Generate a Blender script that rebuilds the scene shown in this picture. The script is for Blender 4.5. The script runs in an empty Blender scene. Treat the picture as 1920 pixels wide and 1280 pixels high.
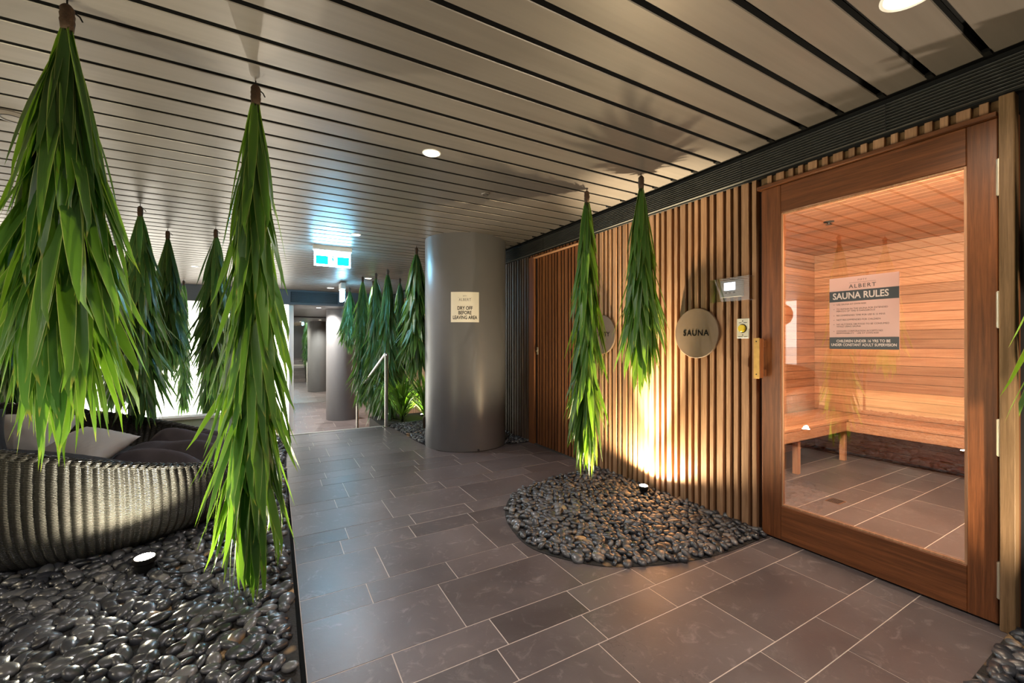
import bpy, math, random
import numpy as np
from math import sin, cos, pi, radians, sqrt, atan2
from mathutils import Vector, Matrix

random.seed(7)
C = bpy.context.scene.collection
sc = bpy.context.scene

# ------------------------------------------------------------------ camera, world, exposure
cam = bpy.data.cameras.new('camera')
cam.sensor_width = 36.0
cam.lens = 786.5 / 1920 * 36
cam.clip_start = 0.03
cam_o = bpy.data.objects.new('camera', cam)
cam_o.location = (0, 0, 1.25)
cam_o.rotation_euler = (radians(90) + 0.0018, 0.0, -radians(29.5))
C.objects.link(cam_o)
sc.camera = cam_o
CAM = Vector((0, 0, 1.25))

w = bpy.data.worlds.new('world')
sc.world = w
w.use_nodes = True
w.node_tree.nodes['Background'].inputs[0].default_value = (0.5, 0.45, 0.4, 1)
w.node_tree.nodes['Background'].inputs[1].default_value = 0.25

sc.view_settings.view_transform = 'Standard'
sc.view_settings.look = 'None'
sc.view_settings.gamma = 1.0
sc.view_settings.use_curve_mapping = False
sc.view_settings.exposure = 1.0
sc.cycles.max_bounces = 8
sc.cycles.diffuse_bounces = 4
sc.cycles.transparent_max_bounces = 12
sc.cycles.sample_clamp_indirect = 6.0
sc.cycles.use_denoising = True
sc.cycles.caustics_reflective = False
sc.cycles.caustics_refractive = False

# light strengths in one place
UP_W = 75.0         # garden uplights
DOWN_W = 40.0       # recessed downlights
LOUNGE_W = 400.0    # downlights of the bright lounge on the left
SAUNA_W = 60.0

CEIL = 2.50         # underside of the slats
WX = 2.78           # face of the battens on the right wall
LOW = -0.87         # floor below the steps
LIT_Y = 11.3


def spot(name, loc, direction, power, color=(1, .8, .55), angle=120, blend=.5, size=.03, parent=None):
    l = bpy.data.lights.new(name, 'SPOT')
    l.energy = power
    l.color = color
    l.spot_size = radians(angle)
    l.spot_blend = blend
    l.shadow_soft_size = size
    o = bpy.data.objects.new(name, l)
    o.location = loc
    o.rotation_euler = Vector(direction).to_track_quat('-Z', 'Y').to_euler()
    C.objects.link(o)
    if parent:
        o.parent = parent
        o.matrix_parent_inverse = parent.matrix_world.inverted() if False else Matrix.Translation(-Vector(parent.location))
    return o


def area(name, loc, direction, power, sx, sy, color):
    l = bpy.data.lights.new(name, 'AREA')
    l.shape = 'RECTANGLE'
    l.size, l.size_y = sx, sy
    l.energy = power
    l.color = color
    o = bpy.data.objects.new(name, l)
    o.location = loc
    o.rotation_euler = Vector(direction).to_track_quat('-Z', 'Y').to_euler()
    C.objects.link(o)
    return o


# ------------------------------------------------------------------ mesh helpers
class MB:
    def __init__(s):
        s.v, s.f = [], []

    def box(s, x0, x1, y0, y1, z0, z1):
        b = len(s.v)
        s.v += [(x, y, z) for z in (z0, z1) for y in (y0, y1) for x in (x0, x1)]
        s.f += [tuple(b + i for i in q) for q in ((0, 2, 3, 1), (4, 5, 7, 6), (0, 1, 5, 4), (2, 6, 7, 3), (0, 4, 6, 2), (1, 3, 7, 5))]
        return s

    def cbox(s, x0, x1, y0, y1, z0, z1, c=.004):
        """box whose eight corners and twelve edges are chamfered"""
        b = len(s.v)
        P = {}
        for ix, x in enumerate((x0, x1)):
            for iy, y in enumerate((y0, y1)):
                for iz, z in enumerate((z0, z1)):
                    dx, dy, dz = c * (1 - 2 * ix), c * (1 - 2 * iy), c * (1 - 2 * iz)
                    for a, p in (('x', (x, y + dy, z + dz)), ('y', (x + dx, y, z + dz)), ('z', (x + dx, y + dy, z))):
                        P[(ix, iy, iz, a)] = len(s.v)
                        s.v.append(p)
        def q(*k):
            s.f.append(tuple(P[i] for i in k))
        for i in (0, 1):
            q((i, 0, 0, 'x'), (i, 1, 0, 'x'), (i, 1, 1, 'x'), (i, 0, 1, 'x'))
            q((0, i, 0, 'y'), (1, i, 0, 'y'), (1, i, 1, 'y'), (0, i, 1, 'y'))
            q((0, 0, i, 'z'), (1, 0, i, 'z'), (1, 1, i, 'z'), (0, 1, i, 'z'))
            for j in (0, 1):
                q((0, i, j, 'y'), (1, i, j, 'y'), (1, i, j, 'z'), (0, i, j, 'z'))
                q((i, 0, j, 'x'), (i, 1, j, 'x'), (i, 1, j, 'z'), (i, 0, j, 'z'))
                q((i, j, 0, 'x'), (i, j, 1, 'x'), (i, j, 1, 'y'), (i, j, 0, 'y'))
                for k in (0, 1):
                    q((i, j, k, 'x'), (i, j, k, 'y'), (i, j, k, 'z'))
        return s

    def tube(s, pts, r, n=16, cap=True):
        """tube through points, r scalar or list"""
        b = len(s.v)
        m = len(pts)
        P = [Vector(p) for p in pts]
        up = None
        for i, p in enumerate(P):
            t = (P[min(i + 1, m - 1)] - P[max(i - 1, 0)]).normalized()
            if up is None:
                up = Vector((0, 0, 1)) if abs(t.z) < .9 else Vector((1, 0, 0))
            a = t.cross(up).normalized()
            bb = a.cross(t).normalized()
            up = bb
            rr = r[i] if isinstance(r, (list, tuple)) else r
            for k in range(n):
                th = 2 * pi * k / n
                s.v.append(tuple(p + a * rr * cos(th) + bb * rr * sin(th)))
        for i in range(m - 1):
            for k in range(n):
                k2 = (k + 1) % n
                s.f.append((b + i * n + k, b + i * n + k2, b + (i + 1) * n + k2, b + (i + 1) * n + k))
        if cap:
            s.f.append(tuple(b + k for k in reversed(range(n))))
            s.f.append(tuple(b + (m - 1) * n + k for k in range(n)))
        return s

    def lathe(s, prof, cx=0, cy=0, n=32, close=False):
        """profile (r, z) turned about the vertical through cx, cy"""
        b = len(s.v)
        m = len(prof)
        for r, z in prof:
            for k in range(n):
                th = 2 * pi * k / n
                s.v.append((cx + r * cos(th), cy + r * sin(th), z))
        for i in range(m - 1 + (1 if close else 0)):
            i2 = (i + 1) % m
            for k in range(n):
                k2 = (k + 1) % n
                s.f.append((b + i * n + k, b + i * n + k2, b + i2 * n + k2, b + i2 * n + k))
        if not close:
            s.f.append(tuple(b + k for k in reversed(range(n))))
            s.f.append(tuple(b + (m - 1) * n + k for k in range(n)))
        return s

    def prism(s, poly, z0, z1):
        b = len(s.v)
        n = len(poly)
        s.v += [(x, y, z0) for x, y in poly] + [(x, y, z1) for x, y in poly]
        s.f.append(tuple(b + i for i in reversed(range(n))))
        s.f.append(tuple(b + n + i for i in range(n)))
        for i in range(n):
            j = (i + 1) % n
            s.f.append((b + i, b + j, b + n + j, b + n + i))
        return s

    def mesh(s, name, mat=None, smooth=False):
        me = bpy.data.meshes.new(name)
        me.from_pydata(s.v, [], s.f)
        if mat:
            me.materials.append(mat)
        import bmesh
        bm = bmesh.new(); bm.from_mesh(me)
        bmesh.ops.recalc_face_normals(bm, faces=bm.faces)
        bm.to_mesh(me); bm.free()
        if smooth:
            me.polygons.foreach_set('use_smooth', [True] * len(me.polygons))
            if smooth == 'auto':
                me.set_sharp_from_angle(angle=radians(35))
        me.update()
        return me


def link(name, me, parent=None, loc=(0, 0, 0)):
    o = bpy.data.objects.new(name, me)
    o.location = loc
    C.objects.link(o)
    if parent:
        o.parent = parent
    return o


def tag(o, label=None, cat=None, group=None, kind=None):
    if label: o['label'] = label
    if cat: o['category'] = cat
    if group: o['group'] = group
    if kind: o['kind'] = kind
    return o


def empty(name, loc=(0, 0, 0)):
    o = bpy.data.objects.new(name, None)
    o.location = loc
    o.empty_display_size = .1
    C.objects.link(o)
    return o


def struct(name, mb, mat, parent=None, smooth=False):
    o = link(name, mb.mesh(name, mat, smooth), parent)
    if not parent:
        o['kind'] = 'structure'
    return o


# ------------------------------------------------------------------ materials
class NT:
    def __init__(s, name):
        s.m = bpy.data.materials.new(name)
        s.m.use_nodes = True
        s.t = s.m.node_tree
        s.t.nodes.clear()
        s.out = s.t.nodes.new('ShaderNodeOutputMaterial')

    def n(s, typ, **kw):
        nd = s.t.nodes.new('ShaderNode' + typ)
        for k, v in kw.items():
            if k in nd.bl_rna.properties and k != 'inputs':
                setattr(nd, k, v)
            else:
                i = int(k[1:]) if k[0] == 'i' and k[1:].isdigit() else k.replace('_', ' ')
                if isinstance(v, bpy.types.NodeSocket):
                    s.t.links.new(v, nd.inputs[i])
                else:
                    nd.inputs[i].default_value = v
        return nd

    def l(s, a, b):
        s.t.links.new(a, b)

    def ramp(s, fac, stops, interp='LINEAR'):
        r = s.n('ValToRGB', i0=fac)
        r.color_ramp.interpolation = interp
        el = r.color_ramp.elements
        while len(el) < len(stops):
            el.new(.5)
        for e, (p, c) in zip(el, stops):
            e.position = p
            e.color = c if len(c) == 4 else (*c, 1)
        return r.outputs[0]

    def mix(s, fac, a, b, mode='MIX'):
        m = s.t.nodes.new('ShaderNodeMix')
        m.data_type = 'RGBA'
        m.blend_type = mode
        for sock, v in ((m.inputs[0], fac), (m.inputs[6], a), (m.inputs[7], b)):
            if isinstance(v, bpy.types.NodeSocket):
                s.l(v, sock)
            else:
                sock.default_value = v if not isinstance(v, tuple) else ((*v, 1) if len(v) == 3 else v)
        return m.outputs[2]

    def math(s, op, a, b=0.0, c=0.0):
        m = s.n('Math', operation=op)
        for i, v in enumerate((a, b, c)):
            if isinstance(v, bpy.types.NodeSocket):
                s.l(v, m.inputs[i])
            else:
                m.inputs[i].default_value = v
        return m.outputs[0]

    def pos(s, scale=(1, 1, 1), obj_shift=False):
        g = s.n('NewGeometry')
        v = g.outputs['Position']
        if obj_shift:
            r = s.n('ObjectInfo').outputs['Random']
            sh = s.n('VectorMath', operation='SCALE')
            sh.inputs[0].default_value = (17, 31, 23)
            s.l(r, sh.inputs['Scale'])
            a = s.n('VectorMath', operation='ADD')
            s.l(v, a.inputs[0]); s.l(sh.outputs[0], a.inputs[1])
            v = a.outputs[0]
        m = s.n('Mapping')
        s.l(v, m.inputs[0])
        m.inputs['Scale'].default_value = scale
        return m.outputs[0]

    def noise(s, vec, scale=5, detail=4, rough=.5, dist=0):
        nn = s.n('TexNoise', Scale=scale, Detail=detail, Roughness=rough, Distortion=dist)
        s.l(vec, nn.inputs['Vector'])
        return nn.outputs['Fac']

    def bump(s, h, strength=.3, distance=.01):
        b = s.n('Bump', Strength=strength, Distance=distance)
        s.l(h, b.inputs['Height'])
        return b.outputs[0]

    def bsdf(s, color, rough=.5, metallic=0, normal=None, spec=.5, coat=0):
        b = s.n('BsdfPrincipled')
        for k, v in (('Base Color', color), ('Roughness', rough), ('Metallic', metallic), ('Specular IOR Level', spec), ('Coat Weight', coat)):
            if isinstance(v, bpy.types.NodeSocket):
                s.l(v, b.inputs[k])
            else:
                b.inputs[k].default_value = (*v, 1) if isinstance(v, tuple) and len(v) == 3 else v
        if normal:
            s.l(normal, b.inputs['Normal'])
        return b

    def done(s, sh):
        s.l(sh.outputs[0] if hasattr(sh, 'outputs') else sh, s.out.inputs[0])
        return s.m


def plain(name, color, rough=.5, metallic=0, var=.12, scale=8, spec=.5, bump=0, bscale=60):
    t = NT(name)
    p = t.pos()
    f = t.noise(p, scale, 3)
    a = tuple(c * (1 - var) for c in color)
    b = tuple(min(1, c * (1 + var)) for c in color)
    col = t.mix(f, a, b)
    nrm = t.bump(t.noise(p, bscale, 3), bump, .003) if bump else None
    return t.done(t.bsdf(col, rough, metallic, nrm, spec))


def emit(name, color, strength):
    t = NT(name)
    e = t.n('Emission', Strength=strength)
    e.inputs[0].default_value = (*color, 1)
    return t.done(e)


def wood(name, dark, light, gx=(60, 60, 2.2), rough=.55, tone=.35, spec=.35):
    """grain runs along the axis with the small factor"""
    t = NT(name)
    p = t.pos(gx, True)
    f = t.noise(p, 1.0, 5, .6, .6)
    p2 = t.pos(tuple(g * 4 for g in gx), True)
    f2 = t.noise(p2, 1.0, 3, .7)
    p3 = t.pos(tuple(g * .18 for g in gx), True)
    f3 = t.noise(p3, 1.0, 2, .5)
    col = t.mix(t.ramp(f, [(.3, (0, 0, 0)), (.72, (1, 1, 1))]), dark, light)
    col = t.mix(t.ramp(f2, [(.45, (.0,) * 3), (.75, (.45,) * 3)]), col, tuple(c * .55 for c in dark))
    r = t.n('ObjectInfo').outputs['Random']
    k = t.math('ADD', t.math('MULTIPLY', r, tone), t.math('MULTIPLY', f3, .5))
    k = t.math('ADD', k, 1 - tone / 2 - .25)
    hs = t.n('HueSaturation', Value=k, Color=col)
    nrm = t.bump(f2, .12, .002)
    return t.done(t.bsdf(hs.outputs[0], rough, 0, nrm, spec))


M = {}
M['batten'] = wood('oak_batten', (.29, .145, .072), (.55, .325, .185), rough=.5, tone=.4)
M['batten_red'] = wood('stained_batten', (.16, .055, .018), (.34, .135, .05), rough=.5, tone=.25)
M['batten_shaded'] = wood('shaded_batten', (.06, .035, .022), (.15, .10, .07), rough=.5, tone=.5)  # battens behind the column, its shadow put into the wood colour
M['door_wood_v'] = wood('door_wood_upright', (.10, .032, .010), (.27, .092, .030), rough=.38, tone=.12, spec=.5)
M['door_wood_h'] = wood('door_wood_level', (.10, .032, .010), (.27, .092, .030), (60, 2.2, 60), rough=.38, tone=.12, spec=.5)
M['post_wood'] = wood('post_wood', (.15, .085, .035), (.30, .18, .09), rough=.6, tone=.1)
M['cedar_y'] = wood('cedar_along_y', (.42, .20, .10), (.66, .39, .23), (40, 1.6, 40), rough=.5, tone=.5)
M['cedar_x'] = wood('cedar_along_x', (.42, .20, .10), (.66, .39, .23), (1.6, 40, 40), rough=.5, tone=.5)
M['cedar_z'] = wood('cedar_upright', (.42, .20, .10), (.66, .39, .23), (40, 40, 1.6), rough=.5, tone=.2)
M['black'] = plain('black_paint', (.006, .006, .007), .8, var=.3)
M['plenum'] = plain('plenum_black', (.004, .004, .004), .9)
M['blade'] = plain('grille_blade', (.11, .11, .105), .45, .3)
M['dark_metal'] = plain('dark_metal', (.02, .02, .02), .4, .7)
M['chrome'] = plain('brushed_steel', (.62, .61, .58), .22, 1.0, var=.05)
M['hinge'] = plain('hinge_steel', (.62, .55, .42), .35, .8, var=.08)
M['brass'] = plain('aged_brass', (.55, .33, .10), .38, .85, var=.25, scale=40)
M['white_plastic'] = plain('white_plastic', (.75, .75, .75), .4)
M['paper'] = plain('sign_paper', (.80, .76, .66), .6, var=.03)
t = NT('poster_paper')
b_ = t.bsdf((.66, .52, .50), .5)
tl = t.n('BsdfTranslucent'); tl.inputs[0].default_value = (.80, .62, .58, 1)
ms = t.n('MixShader'); ms.inputs[0].default_value = .45
t.l(b_.outputs[0], ms.inputs[1]); t.l(tl.outputs[0], ms.inputs[2])
M['poster'] = t.done(ms)
M['poster_band'] = plain('poster_band', (.055, .06, .07), .5, var=.05)
M['ink'] = plain('black_ink', (.006, .006, .006), .9, spec=.05)
M['ink_grey'] = plain('grey_ink', (.10, .09, .09), .6)
M['plate'] = plain('button_plate', (.70, .68, .58), .45, var=.04)
M['yellow'] = plain('yellow_button', (.85, .62, .02), .3, var=.05)
M['disc'] = plain('bronze_disc', (.155, .103, .068), .55, .0, var=.10, scale=30, bump=.1, bscale=300)
M['concrete'] = plain('grey_render', (.135, .135, .142), .33, var=.05, bump=.05)
M['white_wall'] = plain('white_wall', (.80, .78, .74), .7, var=.03)
M['cream_floor'] = plain('cream_floor', (.66, .50, .28), .35, var=.08, scale=2)
M['pale_ledge'] = plain('pale_ledge', (.50, .62, .52), .35, var=.06)
M['bulkhead'] = plain('bulkhead_grey', (.10, .105, .12), .5, var=.06)
M['red'] = plain('red_shade', (.55, .03, .01), .3)
M['dark_fabric'] = plain('charcoal_fabric', (.024, .024, .028), .9, var=.35, scale=14, bump=.5, bscale=400)
M['throw'] = plain('slate_throw', (.065, .055, .065), .85, var=.35, scale=9, bump=.5, bscale=350)
M['cushion'] = plain('linen_cushion', (.46, .45, .44), .85, var=.06, bump=.35, bscale=500)
M['soil'] = plain('dark_bedding', (.035, .03, .025), .9, var=.5, scale=20, bump=.8, bscale=60)
M['wrap'] = plain('bast_wrap', (.050, .026, .013), .8, var=.5, scale=50, bump=.6, bscale=150)
M['stem'] = plain('plant_stem', (.035, .05, .015), .8)
M['socket'] = plain('bronze_socket', (.05, .035, .02), .4, .6)

# slats of the ceiling: satin painted metal
t = NT('ceiling_slat')
p = t.pos((.6, 25, 25), True)
f = t.noise(p, 1.2, 4, .6)
r = t.n('ObjectInfo').outputs['Random']
col = t.mix(f, (.126, .110, .098), (.178, .157, .142))
hs = t.n('HueSaturation', Value=t.math('ADD', t.math('MULTIPLY', r, .10), .95), Color=col)
rg = t.math('ADD', t.math('MULTIPLY', t.noise(t.pos((1, 9, 9)), 1.5, 4), .2), .30)
M['slat'] = t.done(t.bsdf(hs.outputs[0], rg, .25, None, .5))

# slate-look floor tile
t = NT('slate_tile')
p = t.pos((1, 1, 1), True)
big = t.noise(p, 2.2, 5, .6, .4)
fine = t.noise(p, 60, 4, .6)
r = t.n('ObjectInfo').outputs['Random']
col = t.mix(t.ramp(big, [(.3, (0, 0, 0)), (.7, (1, 1, 1))]), (.098, .080, .080), (.152, .128, .127))
scr = t.noise(t.pos((1, 1, 1), True), 9, 6, .72, 1.6)
col = t.mix(t.ramp(scr, [(.56, (0, 0, 0)), (.74, (.6,) * 3)]), col, (.33, .29, .28))
crk = t.n('TexVoronoi', feature='DISTANCE_TO_EDGE', Scale=3.1)
wv = t.n('VectorMath', operation='ADD')
nz = t.n('TexNoise', Scale=6.0, Detail=5.0)
t.l(p, nz.inputs['Vector']); t.l(p, wv.inputs[0]); t.l(nz.outputs['Color'], wv.inputs[1])
t.l(wv.outputs[0], crk.inputs['Vector'])
cm = t.ramp(crk.outputs['Distance'], [(.0, (1, 1, 1)), (.006, (0, 0, 0))])
gate = t.ramp(t.noise(p, 1.7, 2), [(.62, (0, 0, 0)), (.68, (.7,) * 3)])
cm2 = t.mix(1.0, cm, gate, 'MULTIPLY')
col = t.mix(cm2, col, (.02, .018, .018))
spk = t.ramp(t.noise(p, 160, 2), [(.77, (0, 0, 0)), (.80, (1, 1, 1))])
col = t.mix(t.mix(1.0, spk, (.5, .5, .5), 'MULTIPLY'), col, (.5, .47, .45))
hs = t.n('HueSaturation', Value=t.math('ADD', t.math('MULTIPLY', r, .35), .83), Color=col)
rg = t.math('ADD', t.math('MULTIPLY', big, .22), .24)
nrm = t.bump(t.math('ADD', fine, t.math('MULTIPLY', big, 3.0)), .10, .004)
M['tile'] = t.done(t.bsdf(hs.outputs[0], rg, 0, nrm, .5))
M['grout'] = plain('pale_grout', (.62, .54, .48), .85, var=.15, scale=30)

# polished black pebbles
t = NT('black_pebble')
g = t.n('NewGeometry')
r = t.math('FRACT', t.math('ADD', g.outputs['Random Per Island'], t.n('ObjectInfo').outputs['Random']))
col = t.ramp(r, [(0, (.014, .016, .021)), (.5, (.042, .046, .056)), (.85, (.088, .093, .102)), (1, (.17, .165, .16))])
p = t.pos((1, 1, 1))
col = t.mix(t.ramp(t.noise(p, 55, 4, .65), [(.5, (0, 0, 0)), (.8, (.45,) * 3)]), col, (.075, .075, .078))
res = t.ramp(t.noise(p, 3.3, 3, .6), [(.60, (0, 0, 0)), (.66, (1, 1, 1))])
resin = t.mix(res, (0, 0, 0), t.ramp(r, [(.78, (0, 0, 0)), (.80, (1, 1, 1))]))
col = t.mix(resin, col, (.42, .27, .13))
rg = t.math('ADD', t.math('MULTIPLY', t.noise(p, 30, 3), .30), .17)
M['pebble'] = t.done(t.bsdf(col, rg, 0, t.bump(t.noise(p, 90, 3), .12, .003), .9))
t = NT('pebble_bedding')
p = t.pos()
col = t.mix(t.ramp(t.noise(p, 3.3, 3, .6), [(.60, (0, 0, 0)), (.68, (1, 1, 1))]), (.022, .020, .018), (.46, .30, .15))
M['bed'] = t.done(t.bsdf(col, .8, 0, t.bump(t.noise(p, 70, 4), .8, .01)))


def leaf_mat(name, dark, light, trans, tw=.38, blue=False):
    t = NT(name)
    uv = t.n('UVMap').outputs[0]
    sp = t.n('SeparateXYZ')
    t.l(uv, sp.inputs[0])
    u = t.math('ABSOLUTE', t.math('MULTIPLY', t.math('SUBTRACT', sp.outputs[0], .5), 2))
    g = t.n('NewGeometry')
    r = t.math('FRACT', t.math('ADD', g.outputs['Random Per Island'], t.n('ObjectInfo').outputs['Random']))
    m = t.n('Mapping')
    t.l(uv, m.inputs[0])
    m.inputs['Scale'].default_value = (26, .8, 1)
    vein = t.noise(m.outputs[0], 1.0, 2)
    col = t.mix(r, dark, light)
    col = t.mix(t.ramp(vein, [(.35, (0, 0, 0)), (.7, (.45,) * 3)]), col, tuple(c * .6 for c in dark))
    edge = t.ramp(u, [(.90, (0, 0, 0)), (.96, (.75,) * 3)])
    col = t.mix(edge, col, (.42, .5, .14))
    tip = t.ramp(t.math('ADD', sp.outputs[1], t.math('MULTIPLY', r, .06)), [(.97, (0, 0, 0)), (1.0, (.7,) * 3)])
    col = t.mix(tip, col, (.38, .30, .05))
    b = t.bsdf(col, .36, 0, t.bump(vein, .25, .003), .5)
    tr = t.n('BsdfTranslucent')
    tc = t.mix(edge, t.mix(r, tuple(c * .7 for c in trans), trans), (.8, .85, .3))
    t.l(tc, tr.inputs[0])
    ms = t.n('MixShader')
    ms.inputs[0].default_value = tw
    t.l(b.outputs[0], ms.inputs[1]); t.l(tr.outputs[0], ms.inputs[2])
    return t.done(ms)


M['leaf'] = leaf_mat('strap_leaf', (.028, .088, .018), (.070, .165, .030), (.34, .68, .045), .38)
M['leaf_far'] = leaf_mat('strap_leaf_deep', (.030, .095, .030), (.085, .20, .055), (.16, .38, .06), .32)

# woven wicker
t = NT('charcoal_wicker')
p = t.pos((1, 1, 1))
sx = t.n('SeparateXYZ'); t.l(p, sx.inputs[0])
wave = t.math('SINE', t.math('MULTIPLY', sx.outputs[2], 2 * pi / .0085))
col = t.mix(t.ramp(wave, [(.0, (0, 0, 0)), (.6, (1, 1, 1))]), (.010, .010, .009), (.075, .070, .060))
M['wicker'] = t.done(t.bsdf(col, .38, 0, t.bump(wave, .8, .004), .6))

# glass
t = NT('clear_glass')
lw_ = t.n('LayerWeight', Blend=.5)
fr = t.math('ADD', .15, t.math('MULTIPLY', t.math('POWER', lw_.outputs['Facing'], 4.0), .85))
tr = t.n('BsdfTransparent'); tr.inputs[0].default_value = (.96, .95, .93, 1)
gl = t.n('BsdfGlossy', Roughness=0.0); gl.inputs[0].default_value = (1, 1, 1, 1)
ms = t.n('MixShader')
t.l(fr, ms.inputs[0]); t.l(tr.outputs[0], ms.inputs[1]); t.l(gl.outputs[0], ms.inputs[2])
M['glass'] = t.done(ms)
t = NT('mirror_glass')
M['mirror'] = t.done(t.n('BsdfGlossy', Roughness=0.0, Color=(.80, .84, .80, 1)))

M['lens'] = emit('downlight_lens', (1, .88, .72), 9)
M['up_lens'] = emit('uplight_lens', (1, .90, .72), 60)
M['screen'] = emit('screen_glow', (.55, .75, 1.0), 5)
M['lightwall'] = emit('backlit_wall_panel', (1.0, .95, .82), 2.6)
M['curtain'] = emit('backlit_curtain', (1.0, .95, .88), 1.3)
M['exit_white'] = emit('exit_sign_face', (.25, .68, 1.0), 45)
M['exit_teal'] = emit('exit_sign_teal', (.01, .42, .42), 1.2)

# ------------------------------------------------------------------ floors
UNIT = MB().box(-.5, .5, -.5, .5, -1, 0).mesh('tile', M['tile'])
GR = .0048


def tile(parent, x0, x1, y0, y1, z=0):
    o = link('tile', UNIT, parent)
    o.location = ((x0 + x1) / 2, (y0 + y1) / 2, z + random.uniform(-.0006, .0006))
    o.scale = (x1 - x0 - GR, y1 - y0 - GR, .010)
    return o


# row boundaries along Y and a joint position in each row, read from the photograph
ROWS = [(.445, .813, 2.680), (.813, .985, 2.580), (.985, 1.340, 2.473), (1.340, 1.521, 2.528), (1.521, 1.705, 1.714),
        (1.705, 2.077, 1.387), (2.077, 2.267, 1.282), (2.267, 2.647, 1.185), (2.647, 2.836, 1.227), (2.836, 3.021, 1.282),
        (3.021, 3.405, 1.390), (3.405, 3.604, 1.282), (3.604, 3.992, 1.177), (3.992, 4.193, 1.231), (4.193, 4.393, 1.285),
        (4.393, 4.785, 1.396), (4.785, 4.981, 1.284), (4.981, 5.381, 1.176), (5.381, 5.578, 1.226), (5.578, 5.790, 1.281),
        (5.790, 6.180, 1.380), (6.180, 6.400, 1.28)]
yy = .445
k = 0
pat = [(.185, 0), (.185, 0), (.37, 1), (.185, 0), (.37, 1)]
back = []
while yy > -3.6:
    h, wd = pat[k % 5]
    back.append((yy - h, yy, .8 + .22 * (k % 4)))
    yy -= h
    k += 1
ROWS = back[::-1] + ROWS

floor = struct('floor', MB().box(.10, 5.75, -4, 6.40, -.06, -.0012), M['grout'])


def in_poly(x, y, poly):
    c = False
    n = len(poly)
    for i in range(n):
        x1, y1 = poly[i]; x2, y2 = poly[(i + 1) % n]
        if (y1 > y) != (y2 > y) and x < (x2 - x1) * (y - y1) / (y2 - y1) + x1:
            c = not c
    return c


def smooth_poly(P, n=6):
    out = []
    m = len(P)
    for i in range(m - 1):
        p0, p1, p2, p3 = P[max(i - 1, 0)], P[i], P[i + 1], P[min(i + 2, m - 1)]
        for k in range(n):
            u = k / n
            out.append(tuple(.5 * (2 * p1[a] + (p2[a] - p0[a]) * u + (2 * p0[a] - 5 * p1[a] + 4 * p2[a] - p3[a]) * u * u
                                   + (3 * p1[a] - p0[a] - 3 * p2[a] + p3[a]) * u ** 3) for a in (0, 1)))
    out.append(P[-1])
    return out


HALF = smooth_poly([(2.81, 3.17), (2.45, 3.19), (2.25, 3.17), (1.95, 3.10), (1.68, 2.97), (1.48, 2.72), (1.38, 2.45), (1.36, 2.14),
                    (1.53, 1.85), (1.74, 1.70), (2.09, 1.58), (2.40, 1.54), (2.70, 1.545), (2.81, 1.55)])
COL = (2.086, 4.867)
COLR = .5
a0 = [(COL[0] + (COLR + .012) * cos(a), COL[1] + (COLR + .012) * sin(a)) for a in [radians(-150 + 10 * i) for i in range(12)]]
COLBED = [(1.45, 6.39), (1.50, 6.1), (1.53, 5.75), (1.555, 5.2), (1.60, 4.85), (1.63, 4.65)] + a0 + [(2.50, 4.48), (2.81, 4.48), (2.81, 6.39)]
CORNER = [(1.9, -3.4), (1.9, .30), (2.0, .45), (2.15, .515), (2.81, .52), (2.81, -3.4)]
LEFT = [(-3.75, -1.2), (.085, -1.2), (.085, 3.2), (.10, 4.6), (.14, 6.39), (-3.75, 6.39)]

for (y0, y1, j) in ROWS:
    wdt = .652 if y1 - y0 > .3 else .4345
    x = j - wdt * 12
    while x < 5.7:
        a, b = max(x, .105), min(x + wdt, 5.74)
        x += wdt
        if b - a < .03:
            continue
        if y0 < .4 and (a > 2.81):
            continue
        if a > 2.82 and (y1 < .35 or y0 > 2.65):
            continue
        cs = [(a + .01, y0 + .01), (b - .01, y0 + .01), (a + .01, y1 - .01), (b - .01, y1 - .01), ((a + b) / 2, (y0 + y1) / 2)]
        if any(all(in_poly(px, py, P) for px, py in cs) for P in (HALF, COLBED, CORNER)):
            continue
        if y1 - y0 > .3 and a < 2.78 < b or a < 2.78 < b:
            tile(floor, a, 2.778, y0, y1)
            if .35 < y1 and y0 < 2.65:
                tile(floor, 2.778, b, y0, y1)
        else:
            tile(floor, a, b, y0, y1)

# lower floor beyond the steps
low = struct('floor', MB().box(-7.0, 2.9, 6.40, 16.5, LOW - .06, LOW - .0035), M['grout'])
y = 6.5
k = 0
while y < 16.25:
    h, wd = pat[k % 5]
    h *= 1.04
    wdt = .652 if wd else .4345
    x = -.4 - (k * .217) % wdt
    if k % 5 == 2: x -= .1
    while x < 2.8:
        a, b = max(x, -.3), min(x + wdt, 2.8)
        if b - a > .04:
            tile(low, a, b, y, min(y + h, 16.28), LOW)
        x += wdt
    y += h
    k += 1
struct('floor', MB().box(-8.2, -3.78, -4, 11.3, -.06, 0), M['cream_floor'])
struct('floor', MB().box(-3.78, .10, -4, 6.40, -.08, -.02), M['soil'])

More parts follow.
